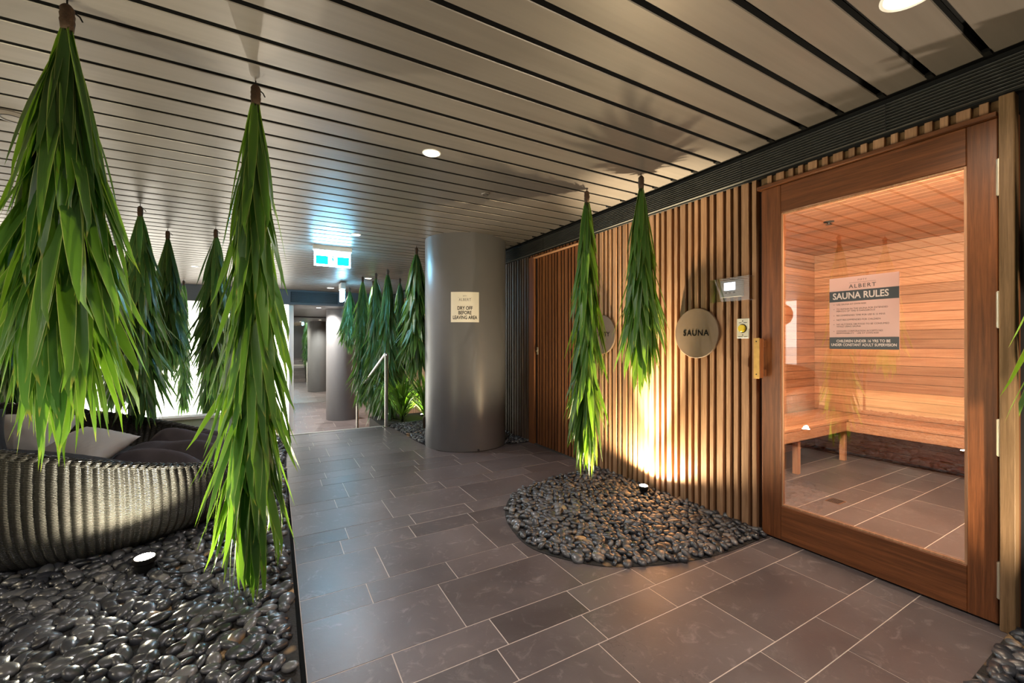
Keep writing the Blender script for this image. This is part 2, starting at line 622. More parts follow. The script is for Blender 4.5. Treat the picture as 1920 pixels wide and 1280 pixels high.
# ------------------------------------------------------------------ ceiling
ceil = struct('ceiling', MB().box(-8.2, 2.95, -4.1, LIT_Y + .1, CEIL + .05, CEIL + .10), M['plenum'])
sl = MB()
W2 = .0775
prof = [(-W2, CEIL + .035), (-W2, CEIL + .003), (-W2 + .003, CEIL), (W2 - .003, CEIL), (W2, CEIL + .003), (W2, CEIL + .035)]
for x in (-8.1, 2.70):
    for (yy_, zz) in prof:
        sl.v.append((x, yy_, zz))
for i in range(6):
    j = (i + 1) % 6
    sl.f.append((i, j, 6 + j, 6 + i))
sl.f += [(0, 1, 2, 3, 4, 5), (11, 10, 9, 8, 7, 6)]
slat_me = sl.mesh('slat', M['slat'])
slat_me.materials.append(M['plenum'])
for pl in slat_me.polygons:
    if abs(pl.normal.y) > .9 and pl.area > .2:
        pl.material_index = 1
k = -25
while True:
    yc = .5645 + .1815 * (k + .5)
    if yc > LIT_Y - .09: break
    link('slat', slat_me, ceil, (0, yc, 0))
    k += 1
# small dark clips where the slats meet the edge
edge = struct('trim_1', MB().box(2.70, 2.80, -4, LIT_Y, CEIL + .012, CEIL + .045), M['dark_metal'])
clip = MB().box(2.655, 2.70, -.012, .012, CEIL - .006, CEIL + .01).mesh('clip', M['dark_metal'])
for k in range(0, 30):
    link('clip', clip, edge, (0, .5645 + .1815 * (k - 2), 0))

# ------------------------------------------------------------------ right wall: backing and battens
wr = MB()
wr.box(2.83, 2.93, 1.60, 16.5, LOW, 2.60)
wr.box(2.83, 2.93, -4.0, .50, 0, 2.60)
wr.box(2.83, 2.93, .50, 1.60, 2.262, 2.60)
wall_r = struct('wall_right', wr, M['black'])
BT = {}


def batten(parent, y0, y1, z0, z1, mat='batten', x0=WX, x1=2.832):
    key = (round(y1 - y0, 4), round(z0, 3), round(z1, 3), mat, x0)
    if key not in BT:
        BT[key] = MB().cbox(x0, x1, 0, y1 - y0, z0, z1, .0018).mesh('batten', M[mat])
    return link('batten', BT[key], parent, (0, y0, 0))


WB, NB, GAP = .048, .029, .0262
seq = [NB, WB, NB, NB, WB]
ytop = 2.327
y = 1.623
k = 0
while y < 3.20:
    b = seq[k % 5]
    batten(wall_r, y, y + b, 0.0, ytop)
    y += b + GAP
    k += 1
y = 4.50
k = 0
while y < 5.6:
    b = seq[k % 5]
    batten(wall_r, y, y + b, 0.0, ytop, 'batten_shaded')
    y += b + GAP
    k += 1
far = MB()
while y < 16.2:
    b = seq[k % 5]
    far.box(WX, 2.832, y, y + b, LOW, ytop if y < LIT_Y else 2.1)
    y += b + GAP
    k += 1
o = link('far_battens', far.mesh('far_battens', M['batten']), wall_r)
o['kind'] = 'stuff'
# short blocks over the two doors
y = .582
seqd = [NB, WB, NB, NB, WB]
k = 0
while y < 1.56:
    b = seqd[k % 5]
    batten(wall_r, y, y + b, 2.262, ytop, 'batten')
    y += b + GAP
    k += 1
struct('trim_2', MB().box(2.80, 2.832, .548, 1.60, 2.262, ytop), M['post_wood'])
y = 3.29
k = 0
while y < 4.44:
    b = seq[k % 5]
    batten(wall_r, y, y + b, 2.295, ytop + .02, 'batten_red')
    y += b + GAP
    k += 1

# ------------------------------------------------------------------ air grille
gr = tag(empty('air_grille', (2.75, 4, 2.33)), 'long black linear air grille running along the top of the timber wall', 'air grille')
bk = link('backing', MB().box(2.765, 2.80, -4, LIT_Y, 2.325, 2.512).mesh('backing', M['plenum']), gr); bk.location = (-2.75, -4, -2.33)
bl = MB().box(2.738, 2.762, -4, LIT_Y, 0, .0030).mesh('blade', M['blade'])
for i in range(10):
    o = link('blade', bl, gr, (-2.75, -4, -2.33 + 2.334 + .0155 * i))
jt = MB().box(2.7375, 2.740, 0, .003, 2.334, 2.478).mesh('joint', M['black'])
for yj in (.20, .93, 1.70, 2.75, 4.1):
    o = link('joint', jt, gr, (-2.75, yj - 4, -2.33))

# ------------------------------------------------------------------ sauna door
DX0, DX1 = 2.765, 2.812
d1 = empty('door_1', (2.78, 1.06, 0)); d1['kind'] = 'structure'


def dpart(name, mb, mat, smooth=False, parent=d1, root=d1):
    o = link(name, mb.mesh(name, M[mat] if isinstance(mat, str) else mat, smooth), parent)
    if parent is root:
        o.location = -Vector(root.location)
    return o


dpart('stile', MB().cbox(DX0, DX1, 1.462, 1.578, .012, 2.238, .003), 'door_wood_v')
dpart('stile', MB().cbox(DX0, DX1, .552, .648, .012, 2.238, .003), 'door_wood_v')
dpart('rail', MB().cbox(DX0 + .001, DX1, .6482, 1.4618, 2.062, 2.238, .003), 'door_wood_h')
dpart('rail', MB().cbox(DX0 + .001, DX1, .6482, 1.4618, .012, .225, .003), 'door_wood_h')
bead = MB()
for (a, b, c_, d_) in ((.6485, .658, .2255, 2.0615), (1.452, 1.4615, .2255, 2.0615)):
    bead.box(DX0 + .008, DX0 + .020, a, b, c_, d_)
bead.box(DX0 + .008, DX0 + .020, .658, 1.452, 2.052, 2.0615)
bead.box(DX0 + .008, DX0 + .020, .658, 1.452, .2255, .235)
dpart('glazing_bead', bead, 'cedar_z')
dpart('glass_pane', MB().box(2.787, 2.793, .650, 1.460, .227, 2.060), 'glass')
for z in (1.972, 1.393, .833, .21):
    hb = MB().tube([(2.757, .547, z - .078), (2.757, .547, z + .078)], .0095, 12)
    for q in (-.079, .079):
        hb.tube([(2.757, .547, z + q - .002), (2.757, .547, z + q + .002)], .007, 12)
    hg = dpart('hinge', hb, 'hinge', 'auto')
hd = MB().cbox(2.690, 2.735, 1.548, 1.585, 1.02, 1.275, .004)
hnd = dpart('handle', hd, 'door_wood_v')
link('face_plate', MB().cbox(2.684, 2.690, 1.548, 1.586, 1.018, 1.277, .0015).mesh('face_plate', M['brass']), hnd)
sc_ = MB()
for z in (1.255, 1.045):
    sc_.tube([(2.6825, 1.567, z), (2.6842, 1.567, z)], .0045, 10)
link('screws', sc_.mesh('screws', M['dark_metal']), hnd)
st = MB().cbox(2.7345, DX0, 1.548, 1.580, 1.03, 1.075, .003).cbox(2.7345, DX0, 1.548, 1.580, 1.22, 1.265, .003)
link('standoffs', st.mesh('standoffs', M['door_wood_v']), hnd)
# jambs, lip, post, threshold
struct('trim_3', MB().cbox(2.745, 2.83, .552, 1.60, 2.240, 2.262, .002), M['door_wood_h'])
struct('trim_4', MB().box(2.80, 2.93, 1.579, 1.60, 0, 2.24).box(2.80, 2.93, .50, .551, 0, 2.24).box(2.80, 2.93, .551, 1.579, 2.239, 2.262), M['door_wood_v'])
struct('trim_5', MB().cbox(2.735, 2.80, .498, .5435, 0, 2.318, .003), M['post_wood'])
struct('trim_6', MB().box(2.79, 2.93, .551, 1.579, -.02, .008), M['dark_metal'])


# ------------------------------------------------------------------ lettering
def text_mesh(body, size, align='CENTER', bold=0.0, space=1.0, xscale=1.0):
    cu = bpy.data.curves.new('t', 'FONT')
    cu.body = body
    cu.size = size
    cu.align_x = align
    cu.align_y = 'CENTER'
    cu.offset = bold
    cu.space_character = space
    cu.resolution_u = 3
    cu.extrude = 0
    o = bpy.data.objects.new('t', cu)
    C.objects.link(o)
    dg = bpy.context.evaluated_depsgraph_get()
    me = bpy.data.meshes.new_from_object(o.evaluated_get(dg))
    bpy.data.objects.remove(o)
    vs = [(v.co.x * xscale, v.co.y) for v in me.vertices]
    fs = [tuple(p.vertices) for p in me.polygons]
    bpy.data.meshes.remove(me)
    return vs, fs


def on_plane(items, f, mat, name='lettering'):
    """items: (vs, fs, u, v) with f(u, v) -> point"""
    m = MB()
    for vs, fs, u, v in items:
        b = len(m.v)
        m.v += [f(u + x, v + y) for x, y in vs]
        m.f += [tuple(b + i for i in q) for q in fs]
    me = bpy.data.meshes.new(name)
    me.from_pydata(m.v, [], m.f)
    me.materials.append(mat)
    return me


# sauna rules poster, fixed behind the pane
M['poster_text'] = plain('poster_text', (.66, .55, .52), .6)
PX = 2.7835
po = tag(link('rules_poster', MB().box(PX, PX + .003, .893, 1.203, 1.212, 1.613).mesh('rules_poster', M['poster'])),
         'square paper poster of sauna rules with dark bands stuck on the door glass', 'poster')
fw = lambda u, v: (PX - .0012, 1.048 - u, v)      # u runs to the right as seen from the lobby
PX_ = PX
b1 = link('title_band', MB().box(PX - .0006, PX, .893, 1.203, 1.478, 1.538).mesh('band', M['poster_band']), po)
b2 = link('footer_band', MB().box(PX - .0006, PX, .893, 1.203, 1.212, 1.278).mesh('band', M['poster_band']), po)
T = text_mesh
it = [(*T('FIFTY', .014, space=1.25), 0, 1.592), (*T('ALBERT', .030, space=1.25, bold=.0003), 0, 1.559)]
it += [([(-.06, -.0006), (.06, -.0006), (.06, .0006), (-.06, .0006)], [(0, 1, 2, 3)], 0, 1.5795)]
link('lettering', on_plane(it, fw, M['ink_grey']), po)
link('title_lettering', on_plane([(*T('SAUNA RULES', .050, bold=.0011, xscale=.80), -.012, 1.508)], fw, M['poster_text']), po)
link('footer_lettering', on_plane([(*T('CHILDREN UNDER 16 YRS TO BE', .0205, bold=.0004, xscale=.80), 0, 1.256),
                                   (*T('UNDER CONSTANT ADULT SUPERVISION', .0205, bold=.0004, xscale=.76), 0, 1.235)], fw, M['poster_text']), po)
lines = [(1.462, 1, 'USE SAUNA AT OWN RISK'), (1.436, 1, 'TO REMAIN IN THE SAUNA FOR EXTENDED'), (1.424, 0, 'PERIODS OF TIME IS DANGEROUS'),
         (1.400, 1, 'RECOMMENDED TIME FOR USE IS 15 MINS'), (1.375, 1, 'NOT RECOMMENDED FOR CHILDREN'),
         (1.350, 1, 'NO ALCOHOL OR FOOD TO BE CONSUMED'), (1.338, 0, 'WHILE USING SAUNA'),
         (1.312, 1, 'OWNERS CORPORATION ACCEPTS NO'), (1.300, 0, 'RESPONSIBILITY    USE AT OWN RISK')]
it = []
for z, dot, s in lines:
    it.append((*T(s, .0125, 'LEFT', xscale=.93), -.120, z))
    if dot:
        it.append(([(0, -.002), (.005, 0), (0, .002)], [(0, 1, 2)], -.134, z))
link('rule_lettering', on_plane(it, fw, M['ink_grey']), po)

# round door signs
def round_sign(yc, zc, txt, label, size):
    r = .187
    m = MB()
    n = 72
    prof_ = [(0, r - .003), (-.004, r), (-.018, r), (-.022, r - .004)]
    xs = [2.752, 2.755, 2.770, 2.774]
    rr = [r - .003, r, r, r - .004]
    for x, q in zip(xs, rr):
        for k in range(n):
            m.v.append((x, q * cos(2 * pi * k / n), q * sin(2 * pi * k / n)))
    for i in range(3):
        for k in range(n):
            m.f.append((i * n + k, i * n + (k + 1) % n, (i + 1) * n + (k + 1) % n, (i + 1) * n + k))
    m.f.append(tuple(range(n))); m.f.append(tuple(3 * n + k for k in range(n)))
    o = link('round_sign', m.mesh('round_sign', M['disc'], 'auto'), None, (0, yc, zc))
    tag(o, label, 'sign')
    g = lambda u, v: (2.7512, -u, v)
    link('lettering', on_plane([(*T(txt, size, bold=.0014, space=1.12), 0, 0)], g, M['ink']), o)
    for a in (-.1, .1):
        link('spacer', MB().tube([(2.774, a, 0), (2.781, a, 0)], .012, 12).mesh('spacer', M['dark_metal']), o)
    return o


round_sign(2.063, 1.318, 'SAUNA', 'round bronze sign reading SAUNA on the pale timber battens', .062)
round_sign(3.11, 1.325, 'BEAUTY', 'round bronze sign half hidden behind the longer hanging plant by the wall', .058)

# control panel in a clear acrylic box
cp = tag(empty('control_panel', (2.775, 1.77, 1.535)), 'wall controller with lit blue screen inside a clear acrylic box beside the sauna door', 'controller')
OFF = lambda o: setattr(o, 'location', -Vector((2.775, 1.77, 1.535)))
o = link('body', MB().cbox(2.752, 2.779, 1.705, 1.865, 1.562, 1.682, .004).mesh('body', M['white_plastic']), cp); OFF(o)
bd = o
s = link('screen', MB().box(2.7505, 2.752, 1.752, 1.832, 1.612, 1.664).mesh('screen', M['screen']), bd)
bt = MB()
for a in (1.76, 1.79, 1.82):
    bt.cbox(2.749, 2.752, a - .008, a + .008, 1.588, 1.598, .001)
link('buttons', bt.mesh('buttons', M['dark_metal']), bd)
M['body_grey'] = plain('controller_grey', (.20, .20, .20), .4)
bd.data.materials[0] = M['body_grey']
t_ = .003
bx = MB()
X0 = 2.715
bx.box(X0, X0 + t_, 1.632, 1.918, 1.532, 1.692)
bx.box(X0 + t_, 2.779, 1.632, 1.632 + t_, 1.532, 1.692).box(X0 + t_, 2.779, 1.918 - t_, 1.918, 1.532, 1.692)
bx.box(X0 + t_, 2.779, 1.636, 1.914, 1.532, 1.532 + t_).box(X0 + t_, 2.779, 1.636, 1.914, 1.692 - t_, 1.692)
bx.box(2.776, 2.779, 1.918, 1.945, 1.532, 1.692)
o = link('acrylic_cover', bx.mesh('acrylic_cover', M['glass']), cp); OFF(o)
# push button plate
pb = tag(link('button_plate', MB().cbox(2.768, 2.779, 1.667, 1.751, 1.277, 1.411, .003).mesh('plate', M['plate'])),
         'small cream wall plate with a round yellow push button below the acrylic box', 'switch')
m = MB().tube([(2.767, 1.709, 1.344), (2.7645, 1.709, 1.344)], .030, 28)
col_ = link('collar', m.mesh('collar', M['dark_metal'], 'auto'), pb)
m = MB().tube([(2.766, 1.709, 1.344), (2.752, 1.709, 1.344), (2.748, 1.709, 1.344)], [.0245, .0245, .020], 28)
link('button', m.mesh('button', M['yellow'], 'auto'), pb)
gp = lambda u, v: (2.7675, 1.709 - u, v)
tri = ([(-.006, -.005), (.006, -.005), (0, .005)], [(0, 1, 2)])
def dash(w_): return ([(-w_, -.002), (w_, -.002), (w_, .002), (-w_, .002)], [(0, 1, 2, 3)])
link('upper_marks', on_plane([(*dash(.009), -.018, 1.383), (*dash(.012), .018, 1.383), (*tri, 0, 1.396)], gp, M['ink_grey']), pb)
link('lower_marks', on_plane([(*dash(.016), -.016, 1.288), (*dash(.010), .020, 1.288), (*tri, 0, 1.301)], gp, M['ink_grey']), pb)

# ------------------------------------------------------------------ second door
d2 = empty('door_2', (2.78, 3.85, 0)); d2['kind'] = 'structure'
dpart('leaf', MB().box(2.80, 2.825, 3.26, 4.345, .012, 2.275), 'black', parent=d2, root=d2)
y = 3.27
k = 2
me_c = {}
while y < 4.32:
    b = seq[k % 5]
    b = min(b, 4.343 - y)
    o = batten(d2, y, y + b, .014, 2.272, 'batten_red', 2.785, 2.800)
    o.location = Vector(o.location) - Vector(d2.location)
    y += b + GAP
    k += 1
dpart('jamb', MB().cbox(2.772, 2.83, 4.348, 4.475, 0, 2.30, .003), 'batten_red', parent=d2, root=d2)
dpart('lip', MB().cbox(2.755, 2.83, 3.25, 4.345, 2.278, 2.292, .002), 'cedar_y', parent=d2, root=d2)
lk = MB().cbox(2.776, 2.785, 4.27, 4.30, 1.10, 1.19, .003).tube([(2.776, 4.285, 1.145), (2.765, 4.285, 1.145)], .010, 14)
dpart('lock', lk, 'hinge', parent=d2, root=d2)
dpart('bottom_seal', MB().box(2.775, 2.80, 3.26, 4.345, 0, .012), 'blade', parent=d2, root=d2)

# ------------------------------------------------------------------ sauna room
SBX, SLY, SRY, SC = 5.70, 2.62, .35, 2.30
planks = {}


def plank(parent, axis, a0, a1, b, z0=None, name='plank'):
    return None


wb = struct('wall_back', MB().box(SBX + .02, SBX + .08, SRY - .1, SLY + .1, -.02, SC + .1), M['black'])
wl = struct('wall_left', MB().box(2.93, SBX + .08, SLY + .02, SLY + .08, -.02, SC + .1), M['black'])
wrr = struct('wall_right', MB().box(2.93, SBX + .08, SRY - .08, SRY - .02, -.02, SC + .1), M['black'])
wfr = struct('wall_front', MB().box(2.931, 2.95, 1.60, SLY, 0, SC).box(2.931, 2.95, SRY, .50, 0, SC), M['cedar_z'])
ph = .0925
bme = MB().cbox(SBX, SBX + .02, SRY - .02, SLY + .02, 0, ph - .003, .0025).mesh('plank', M['cedar_y'])
lme = MB().cbox(2.93, SBX, SLY, SLY + .02, 0, ph - .003, .0025).mesh('plank', M['cedar_x'])
rme = MB().cbox(2.93, SBX, SRY - .02, SRY, 0, ph - .003, .0025).mesh('plank', M['cedar_x'])
for i in range(25):
    z = -.012 + i * ph
    if z < SC:
        link('plank', bme, wb, (0, 0, z)); link('plank', lme, wl, (0, 0, z)); link('plank', rme, wrr, (0, 0, z))
sce = struct('ceiling', MB().box(2.93, SBX + .08, SRY - .08, SLY + .08, SC + .02, SC + .06), M['black'])
cme = MB().cbox(0, ph - .003, SRY - .02, SLY + .02, SC, SC + .02, .0025).mesh('plank', M['cedar_y'])
x = 2.93
while x < SBX:
    link('plank', cme, sce, (x, 0, 0))
    x += ph
# L-shaped bench: long side along the back wall, short side along the left wall
be = tag(empty('sauna_bench', (5.4, 1.6, 0)), 'L-shaped pale timber bench inside the sauna behind the glass door', 'bench')
def bpart(name, mb, mat):
    o = link(name, mb.mesh(name, M[mat]), be); o.location = -Vector(be.location); return o
BZ = .45
for i in range(5):
    bpart('seat_slat', MB().cbox(5.19 + i * .10, 5.19 + i * .10 + .088, SRY + .01, 2.075, BZ - .028, BZ, .003), 'cedar_y')
for i in range(5):
    bpart('seat_slat', MB().cbox(3.0, 5.68, 2.09 + i * .10, 2.09 + i * .10 + .088, BZ - .028, BZ, .003), 'cedar_x')
bpart('fascia', MB().cbox(5.19, 5.215, SRY + .01, 2.10, .325, BZ - .032, .003), 'cedar_y')
bpart('fascia', MB().cbox(3.0, 5.19, 2.09, 2.115, .325, BZ - .032, .003), 'cedar_x')
for (x, y) in ((5.22, 1.18), (5.22, .48), (4.30, 2.12), (3.10, 2.12), (5.22, 2.12)):
    bpart('leg', MB().cbox(x, x + .05, y, y + .05, 0, .325, .003), 'cedar_z')
sen = tag(link('ceiling_sensor', MB().lathe([(.04, SC), (.036, SC - .006), (.014, SC - .008), (.010, SC - .022), (.024, SC - .024), (.024, SC - .027)], 4.2, 1.82, 20).mesh('ceiling_sensor', M['dark_metal'], 'auto')),
          'small dark sensor fixed to the timber ceiling inside the sauna', 'sensor')
dr = tag(empty('floor_drain', (3.84, 1.62, 0)), 'small slotted metal drain set in the sauna floor', 'drain')
link('frame', MB().cbox(-.06, .06, -.05, .05, -.002, .002, .0006).mesh('frame', M['chrome']), dr)
sb = MB().box(-.004, .004, -.038, .038, .0018, .0026).mesh('slot', M['black'])
for i in range(6):
    link('slot', sb, dr, (-.045 + .018 * i, 0, 0))
sl_ = tag(empty('wall_lamp', (3.05, .9, 2.27)), 'slim warm ceiling lamp inside the sauna just behind the door', 'lamp')
link('housing', MB().cbox(-.03, .03, -.3, .3, .012, .03, .004).mesh('housing', M['white_plastic']), sl_)
link('diffuser', MB().cbox(-.026, .026, -.29, .29, .002, .012, .003).mesh('diffuser', emit('sauna_lamp', (1, .68, .42), 8)), sl_)
for nm, th_, pw in (('sauna_light', 38, SAUNA_W), ('sauna_wash_light', 68, SAUNA_W * .35)):
    la = area(nm, (3.14, 1.1, 2.25), (0, 0, -1), pw, .22, 1.2, (1, .80, .60))
    la.rotation_euler = (0, -radians(th_), 0)
la = area('sauna_cove_light', (3.14, 1.1, 2.12), (0, 0, 1), 5, .2, 1.0, (1, .74, .48))
la.rotation_euler = (0, radians(180 + 25), 0)

# ------------------------------------------------------------------ columns
def column(cx, cy, r, z0, z1, label):
    o = link('column', MB().lathe([(r, 0), (r, z1 - z0)], 0, 0, 96).mesh('column', M['concrete'], 'auto'), None, (cx, cy, z0))
    return tag(o, label, 'column')


column(COL[0], COL[1], COLR, 0, CEIL + .04, 'large round grey column with a paper notice, standing in pebbles before the timber wall')
COL2 = (1.65, 12.53)
column(COL2[0], COL2[1], .42, LOW, 2.16, 'round grey column down on the lower floor beyond the handrail')
# notice wrapped on the column
ns = tag(empty('notice', (COL[0], COL[1], 1.65)), 'small square paper notice reading DRY OFF BEFORE LEAVING AREA on the grey column', 'notice')
aC = atan2(0 - COL[1], 0 - COL[0]) - radians(1.0)
def onc(rad):
    return lambda u, v: (rad * cos(aC + u / rad), rad * sin(aC + u / rad), v)
fc = onc(COLR + .002)
HWN, HHN = .162, .172
m = MB()
for side in (0, 1):
    g = onc(COLR + (.0002, .0026)[side])
    for i in range(13):
        u = -HWN + 2 * HWN * i / 12
        m.v.append(g(u, -HHN)); m.v.append(g(u, HHN))
for side in (0, 1):
    for i in range(12):
        q = side * 26 + 2 * i
        m.f.append((q, q + 2, q + 3, q + 1))
for i in range(12):
    m.f.append((2 * i, 2 * i + 2, 26 + 2 * i + 2, 26 + 2 * i)); m.f.append((2 * i + 1, 2 * i + 3, 26 + 2 * i + 3, 26 + 2 * i + 1))
m.f.append((0, 1, 27, 26)); m.f.append((24, 25, 51, 50))
sheet = link('sheet', m.mesh('sheet', M['paper'], 'auto'), ns)
g = onc(COLR + .0034)
it = [(*T('FIFTY', .022, space=1.1, xscale=.8), 0, .124), (*T('ALBERT', .044, space=1.35, xscale=.72, bold=.0004), 0, .083),
      ([(-.075, -.001), (.075, -.001), (.075, .001), (-.075, .001)], [(0, 1, 2, 3)], 0, .108)]
link('heading', on_plane(it, g, M['ink_grey']), ns)
it = [(*T('DRY OFF', .056, xscale=.78, bold=.0012), 0, -.014), (*T('BEFORE', .056, xscale=.78, bold=.0012), 0, -.066),
      (*T('LEAVING AREA', .056, xscale=.74, bold=.0012), 0, -.120)]
link('lettering', on_plane(it, g, M['ink']), ns)
# power socket on the side of the column
aS = atan2(-COL[1], -COL[0]) - radians(83)
sx_, sy_ = COL[0] + COLR * cos(aS), COL[1] + COLR * sin(aS)
so = tag(link('power_socket', MB().cbox(-.008, .022, -.034, .034, -.07, .07, .004).mesh('power_socket', M['socket']), None, (sx_, sy_, .27)),
         'small bronze socket box low on the left side of the large grey column', 'socket')
so.rotation_euler = (0, 0, aS)
link('cover_flap', MB().cbox(.022, .028, -.028, .028, -.055, .05, .002).mesh('cover_flap', M['dark_metal']), so)

# ------------------------------------------------------------------ back of the hall
bh = struct('wall_upper', MB().box(-7.2, 2.9, LIT_Y, LIT_Y + .12, 2.15, CEIL + .1), M['bulkhead'])
vg = tag(empty('bulkhead_vent', (.85, LIT_Y - .01, 2.33)), 'dark louvred vent in the grey bulkhead above the lower hall', 'vent')
link('frame', MB().box(-.52, .52, -.012, .008, -.125, .125).mesh('frame', M['dark_metal']), vg)
vb = MB().box(-.50, .50, -.02, -.012, 0, .006).mesh('louvre', M['bulkhead'])
for i in range(9):
    link('louvre', vb, vg, (0, 0, -.108 + .026 * i))
struct('ceiling', MB().box(.31, 2.9, LIT_Y + .12, 16.5, 2.15, 2.20), M['concrete'])
# luminous wall of panels
lw = struct('wall_back', MB().box(-7.2, .30, LIT_Y + .05, LIT_Y + .12, LOW, 2.15), M['white_wall'])
pm = MB().box(.012, 1.188, -.02, 0, 0, 2.98).mesh('light_panel', M['lightwall'])
for i in range(6):
    link('light_panel', pm, lw, (-6.9 + 1.2 * i, LIT_Y + .05, LOW + .03))
struct('wall_left', MB().box(.28, .40, LIT_Y + .121, 16.5, LOW, 2.15), M['white_wall'])
mi = tag(empty('wall_mirror', (1.6, 16.3, LOW)), 'full-height mirror wall at the far end of the lower floor', 'mirror')
for a in (.42, 1.78):
    link('mirror_sheet', MB().box(a - 1.6, a + 1.345 - 1.6 if a < 1 else 2.82 - 1.6, 0, .01, .012, 2.98).mesh('mirror_sheet', M['mirror']), mi)
link('base_channel', MB().box(.42 - 1.6, 2.82 - 1.6, -.012, .012, 0, .012).mesh('base_channel', M['chrome']), mi)
struct('wall_back', MB().box(.28, 2.93, 16.33, 16.45, LOW, 2.2), M['bulkhead'])
# steps, retaining walls
stp = tag(empty('stairs', (.8, 6.4, 0)), 'short flight of dark tiled steps with pale nosings going down beside the handrail', 'stairs')
for i in range(1, 5):
    z = -i * .174
    y0 = 6.40 + (i - 1) * .30
    o = link('step', MB().box(.15 - .8, 1.44 - .8, y0 - 6.4, y0 + .30 - 6.4, LOW, z).mesh('step', M['tile']), stp)
    n_ = link('nosing', MB().box(.15 - .8, 1.44 - .8, y0 + .27 - 6.4, y0 + .302 - 6.4, z, z + .004).mesh('nosing', M['chrome']), o)
M['nosing'] = plain('pale_nosing', (.72, .70, .64), .35, .3)
link('top_nosing', MB().box(.145 - .8, 1.45 - .8, -.035, .004, 0, .006).mesh('top_nosing', M['nosing']), stp)
struct('wall_lower', MB().box(-7.2, .14, 6.41, 6.50, LOW, -.02), M['bulkhead'])
struct('wall_lower', MB().box(1.45, 2.83, 6.41, 6.46, LOW, .01), M['bulkhead'])
struct('trim_7', MB().box(1.45, 2.81, 6.385, 6.40, -.02, .035), M['blade'])
lg = tag(empty('low_ledge', (-2, 6.55, 0)), 'pale green low ledge behind the daybed in front of the white lit wall', 'ledge')
link('upstand', MB().box(-5.2 + 2, -.02 + 2, -.10, .06, 0, .30).mesh('upstand', M['pale_ledge']), lg)
link('coping', MB().cbox(-5.22 + 2, 0 + 2, -.12, .08, .30, .335, .004).mesh('coping', M['white_wall']), lg)
# planting shelf beside the steps
ps = struct('floor', MB().box(1.44, 2.83, 6.46, 7.6, LOW, -.05), M['soil'])

# handrail
def fillet(P, r, n=8):
    P = [Vector(p) for p in P]
    out = [P[0]]
    for i in range(1, len(P) - 1):
        a = (P[i - 1] - P[i]).normalized(); b = (P[i + 1] - P[i]).normalized()
        p0 = P[i] + a * r; p2 = P[i] + b * r
        for k in range(n + 1):
            u = k / n
            out.append(p0 * (1 - u) ** 2 + P[i] * 2 * u * (1 - u) + p2 * u * u)
    out.append(P[-1])
    return out


hr = tag(empty('handrail', (1.44, 6.32, 0)), 'brushed steel handrail bent down over the steps left of the large column', 'handrail')
pts = fillet([(0, 0, 0), (0, 0, 1.09), (0, 2.50, .24), (0, 2.50, LOW)], .07)
link('rail', MB().tube(pts, .026, 20).mesh('rail', M['chrome'], 'auto'), hr)
link('foot_flange', MB().lathe([(.055, 0), (.055, .006), (.03, .010)], 0, 0, 28).mesh('flange', M['chrome'], 'auto'), hr)
link('foot_flange', MB().lathe([(.055, LOW), (.055, LOW + .006), (.03, LOW + .010)], 0, 2.5, 28).mesh('flange', M['chrome'], 'auto'), hr)

# exit signs
ex = tag(empty('exit_sign', (.66, 5.94, 2.24)), 'large glowing cyan and white running man exit sign under the ceiling', 'exit sign')
link('housing', MB().cbox(-.235, .235, -.04, .04, .20, .262, .004).mesh('housing', M['white_plastic']), ex)
fa = link('face', MB().cbox(-.22, .22, -.014, .014, 0, .20, .002).mesh('face', M['exit_white']), ex)
link('green_field', MB().box(-.20, -.055, -.0165, -.0142, .02, .13).box(.055, .20, -.0165, -.0142, .02, .13).mesh('green_field', M['exit_teal']), fa)
man = MB()
man.box(-.008, .010, -.0175, -.0143, .115, .133)
for a, b, wd_ in (((-.002, .110), (.004, .070), .010), ((.004, .072), (.028, .052), .005), ((.028, .052), (.030, .030), .005),
                  ((.002, .072), (-.014, .050), .005), ((-.014, .050), (-.036, .048), .005), ((0, .105), (-.024, .088), .004), ((0, .105), (.026, .085), .004)):
    man.tube([(a[0], -.016, a[1]), (b[0], -.016, b[1])], wd_, 6)
link('running_man', man.mesh('running_man', M['exit_teal']), fa)
link('bracket', MB().box(-.19, -.17, -.01, .01, .262, .262).tube([(-.15, 0, .26), (-.15, 0, .30)], .008, 10).tube([(.15, 0, .26), (.15, 0, .30)], .008, 10).mesh('bracket', M['chrome']), ex)
ex2 = tag(empty('exit_sign', (1.22, 9.32, 2.10)), 'small glowing exit sign seen almost edge-on near the bulkhead', 'exit sign')
link('housing', MB().cbox(-.045, .045, -.17, .17, .24, .37, .004).mesh('housing', M['white_plastic']), ex2)
link('face', MB().cbox(-.03, .03, -.16, .16, 0, .24, .004).mesh('face', M['exit_white']), ex2)
link('bracket', MB().tube([(0, 0, .36), (0, 0, .44)], .01, 10).mesh('bracket', M['chrome']), ex2)

# ------------------------------------------------------------------ recessed downlights
def downlight(x, y, r, label, z=CEIL, power=DOWN_W, group=None, lens=None, col=(1.0, .92, .90)):
    e = tag(empty('downlight', (x, y, z)), label, 'downlight', group)
    link('trim_ring', MB().lathe([(r + .010, .012), (r + .010, -.003), (r + .004, -.006), (r, -.003), (r, .010)], 0, 0, 40, True).mesh('trim_ring', M['white_plastic'], 'auto'), e)
    link('lens', MB().lathe([(r, .004), (r, -.0015)], 0, 0, 40).mesh('lens', lens or M['lens']), e)
    if power:
        spot('downlight_beam', (x, y, z - .02), (0, 0, -1), power, col, 150, .6, r)
    return e


